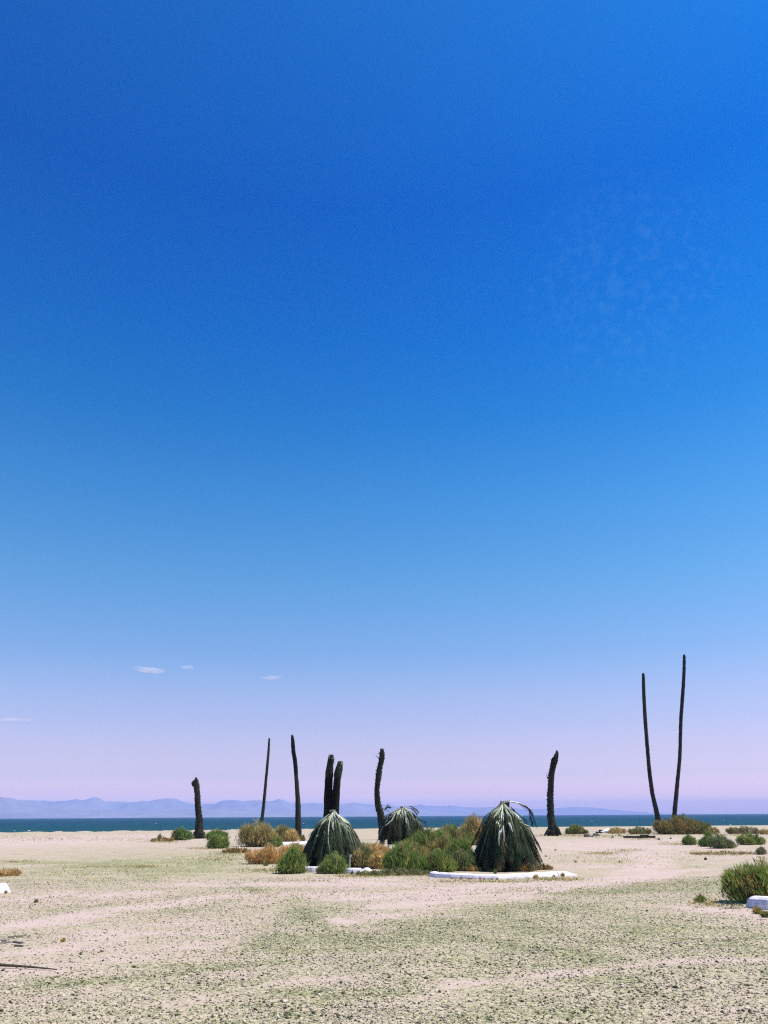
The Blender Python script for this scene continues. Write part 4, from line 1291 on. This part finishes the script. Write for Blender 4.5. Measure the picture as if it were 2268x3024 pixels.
def litter():
    """short dead grass, twigs and leaf scraps lying in drifts on the sand"""
    rg = np.random.default_rng(9)
    spots = [(680, 2522, 70, 9, 500), (640, 2538, 80, 8, 350), (800, 2572, 90, 6, 500), (610, 2506, 60, 3, 350), (1150, 2583, 120, 5, 900), (1420, 2604, 160, 4, 500), (1640, 2598, 90, 5, 450),
             (1790, 2470, 130, 6, 500), (2130, 2520, 110, 7, 800), (2000, 2492, 60, 4, 300), (480, 2486, 60, 4, 300), (1850, 2512, 60, 5, 200), (1780, 2520, 50, 5, 350), (2100, 2668, 60, 10, 300),
             (1640, 2466, 60, 4, 400), (1720, 2467, 60, 4, 300), (2160, 2466, 110, 4, 400), (1930, 2462, 60, 4, 300), (300, 2560, 180, 5, 350), (40, 2545, 70, 5, 250), (420, 2560, 40, 4, 200), (880, 2600, 160, 6, 200),
             (1300, 2585, 60, 5, 500), (1050, 2588, 80, 4, 300), (1080, 2495, 40, 5, 500), (900, 2500, 60, 6, 400), (1900, 2478, 60, 3, 200), (300, 2585, 330, 22, 700), (620, 2545, 220, 16, 450), (1820, 2540, 260, 22, 500), (1950, 2610, 220, 14, 250), (400, 2660, 380, 26, 450), (900, 2640, 300, 12, 250), (1500, 2630, 260, 10, 250), (120, 2477, 170, 9, 420), (380, 2478, 150, 8, 320)]
    Vs, Cs = [], []
    pr = random.Random(2)
    for (px, py, rx, ry, n) in spots:
        for _ in range(n):
            q_ = at(px + rx * pr.gauss(0, .55), py + ry * pr.gauss(0, .55))
            if q_.y > 105: continue
            z = gz(q_.x, q_.y)
            a = pr.random() * 6.28; L = pr.uniform(.04, .13) * (.6 + q_.y * .012); w = (.010 + .0006 * q_.y)
            d = Vector((math.cos(a), math.sin(a), pr.uniform(.05, .9))).normalized() * L; s = Vector((-math.sin(a), math.cos(a), .3)) * w
            p_ = Vector((q_.x, q_.y, z + .004))
            Vs += [p_ - s * .5, p_ + s * .5, p_ + d]
            c = pick(pr.choice(['dryweed', 'brown', 'olive', 'grey', 'green']), pr); Cs += [c] * 3
    V = np.array([list(v_) for v_ in Vs]); F = np.arange(len(V)).reshape(-1, 3)
    return tag(add_tri_mesh('dry_grass', V, F, np.array(Cs), M['foliage'], None), kind='stuff')


litter()

# ------------------------------------------------------------------ gulls on the water
def gull(px, py, s, rot, label):
    d = ray(px, py); t = (SEA + .05 - EYE) / d.z
    p0 = Vector((0, 0, EYE)) + d * t
    T = thing('gull', label, 'bird', (p0.x, p0.y, SEA), 'white gulls out on the water')
    T.rotation_euler = (0, 0, rot)
    L = s
    prof = [(-.62, .01, .10), (-.45, .06, .10), (-.2, .13, .09), (.05, .16, .09), (.25, .13, .12), (.34, .075, .20), (.38, .06, .28), (.44, .072, .34), (.50, .05, .35), (.54, .012, .345)]
    V, F_ = [], []
    sg = 10
    for (x, r_, z) in prof:
        for k in range(sg):
            a = 2 * math.pi * k / sg
            V.append((x * L, r_ * L * math.cos(a), (z + r_ * math.sin(a)) * L))
    for i in range(len(prof) - 1):
        for k in range(sg):
            k2 = (k + 1) % sg
            F_.append((i * sg + k, i * sg + k2, (i + 1) * sg + k2, (i + 1) * sg + k))
    F_.append(tuple(range(sg))[::-1]); F_.append(tuple((len(prof) - 1) * sg + k for k in range(sg)))
    # V and F_ are local to the gull
    def loc(name, V_, F__, mat):
        me = bpy.data.meshes.new(name); me.from_pydata([tuple(v_) for v_ in V_], [], F__); me.materials.append(mat); me.update()
        o = bpy.data.objects.new(name, me); COL.objects.link(o); o.parent = T; return o
    loc('body', V, F_, M['gull'])
    loc('beak', [(.53 * L, -.018 * L, .33 * L), (.53 * L, .018 * L, .33 * L), (.53 * L, 0, .37 * L), (.64 * L, 0, .335 * L)], [(0, 1, 3), (1, 2, 3), (2, 0, 3), (0, 2, 1)], M['beak'])
    for sg_ in (-1, 1):
        w = [(.18, .12, .16), (.0, .17, .22), (-.35, .12, .24), (-.70, .04, .20), (-.35, .13, .12), (0, .16, .08)]
        V2 = [(x * L, y * sg_ * L, z * L) for x, y, z in w] + [(x * L, (y + .025) * sg_ * L, z * L) for x, y, z in w]
        n_ = len(w)
        F2 = [tuple(range(n_)), tuple(range(2 * n_ - 1, n_ - 1, -1))] + [(i, (i + 1) % n_, (i + 1) % n_ + n_, i + n_) for i in range(n_)]
        loc('wing', V2, F2, M['gull'])


for i, (x, y, s, lab) in enumerate(((460, 2432, .75, 'white gull on the water left of the short hooked trunk'), (86, 2454, .6, 'white gull near the beach at far left, right one of two'),
                                    (43, 2454.5, .5, 'white gull near the beach at far left, left one of two'), (896, 2432, .7, 'white gull on the water just right of the slim trunk'),
                                    (707, 2451, .5, 'white gull by the beach left of the tall tan shrub'), (673, 2450, .4, 'white gull by the beach above the fresh green bush'),
                                    (1748, 2425.5, .75, 'white gull on the water above the pale slab'), (1585, 2426.5, .6, 'white gull on the water right of the largest palm'),
                                    (2137, 2422.5, .8, 'white gull on the water right of the dome shaped bush'), (2229, 2410.5, 2.0, 'distant white gull on the water near the right edge'),
                                    (2157, 2436, .5, 'white gull by the beach right of the dome shaped bush'), (1815, 2438.5, .5, 'white gull by the beach left of the tall pair of trunks'))):
    gull(x, y, s, i * 1.3, lab)

# ------------------------------------------------------------------ thin clouds, far beyond the haze
m, nt, p = new_mat('cloud_vapour')
nt.nodes.remove(p)
pv = nd(nt, 'ShaderNodeVolumePrincipled')
pv.inputs['Color'].default_value = (1, .93, .95, 1)
g = nd(nt, 'ShaderNodeTexCoord').outputs['Object']
mp = nd(nt, 'ShaderNodeMapping'); mp.inputs['Scale'].default_value = (.018, .018, .09); nt.links.new(g, mp.inputs[0])
n1 = noise(nt, 1.0, 5, .65, mp.outputs[0])
r = cramp(nt, n1.outputs['Fac'], [(.40, (0, 0, 0)), (.70, (.040, .040, .040))])
nt.links.new(r.outputs[0], pv.inputs['Density'])
nt.links.new(pv.outputs[0], nt.nodes['Material Output'].inputs['Volume'])
M['cloud'] = m


def cloud(cx, cy, hw, hh, tilt, label, seed):
    D = 3600.0
    c = at_y(cx, cy, D)
    sx = hw * c.length / FPX; sz = hh * c.length / FPX
    V, F_ = [], []
    nu, nv = 36, 14
    r_ = random.Random(seed)
    for i in range(1, nv):
        th = math.pi * i / nv
        for k in range(nu):
            a = 2 * math.pi * k / nu
            d = Vector((math.sin(th) * math.cos(a), math.sin(th) * math.sin(a), math.cos(th)))
            rr = .72 + .55 * float(vnoise(d.x * 2.2 + seed * 5 + 10, d.z * 1.6 + d.y * 1.4 + 20, seed))
            x = d.x * sx * rr; z = d.z * sz * rr
            V.append((x, d.y * sx * .5 * rr, z - tilt * x))
    n0 = len(V); V += [(0, 0, sz * .9), (0, 0, -sz * .9)]
    for i in range(nv - 2):
        for k in range(nu):
            k2 = (k + 1) % nu
            F_.append((i * nu + k, (i + 1) * nu + k, (i + 1) * nu + k2, i * nu + k2))
    for k in range(nu):
        F_.append((n0, k, (k + 1) % nu)); F_.append((n0 + 1, (nv - 2) * nu + (k + 1) % nu, (nv - 2) * nu + k))
    o = mesh_obj('cloud', V, F_, M['cloud'], None, None, True)
    o.location = c
    tag(o, label, 'cloud', 'thin cloud streaks low in the sky')


cloud(441, 1978.5, 40, 8, .10, 'largest thin white cloud streak low in the left sky', 1)
cloud(553, 1970, 22, 5.5, .03, 'faintest small cloud streak just right of the largest one', 2)
cloud(803, 2000.5, 29, 5, -.02, 'thin cloud streak furthest right, above the twin trunks', 3)
cloud(30, 2125, 55, 3, .01, 'faint long cloud wisp lowest at the left edge', 4)

# ------------------------------------------------------------------ haze over the lake and mountains
m, nt, p = new_mat('haze_air')
nt.nodes.remove(p)
pv = nd(nt, 'ShaderNodeVolumePrincipled')
pv.inputs['Color'].default_value = (.43, .53, .96, 1)
pv.inputs['Density'].default_value = .00018
pv.inputs['Anisotropy'].default_value = 0.0
nt.links.new(pv.outputs[0], nt.nodes['Material Output'].inputs['Volume'])
a, h0_, h1_ = 9300.0, -4.5, 136.0
V = [(-a, -a, h0_), (a, -a, h0_), (a, a, h0_), (-a, a, h0_), (-a, -a, h1_), (a, -a, h1_), (a, a, h1_), (-a, a, h1_)]
hz = mesh_obj('haze', V, [(3, 2, 1, 0), (4, 5, 6, 7), (0, 1, 5, 4), (1, 2, 6, 5), (2, 3, 7, 6), (3, 0, 4, 7)], m)
hz['kind'] = 'stuff'
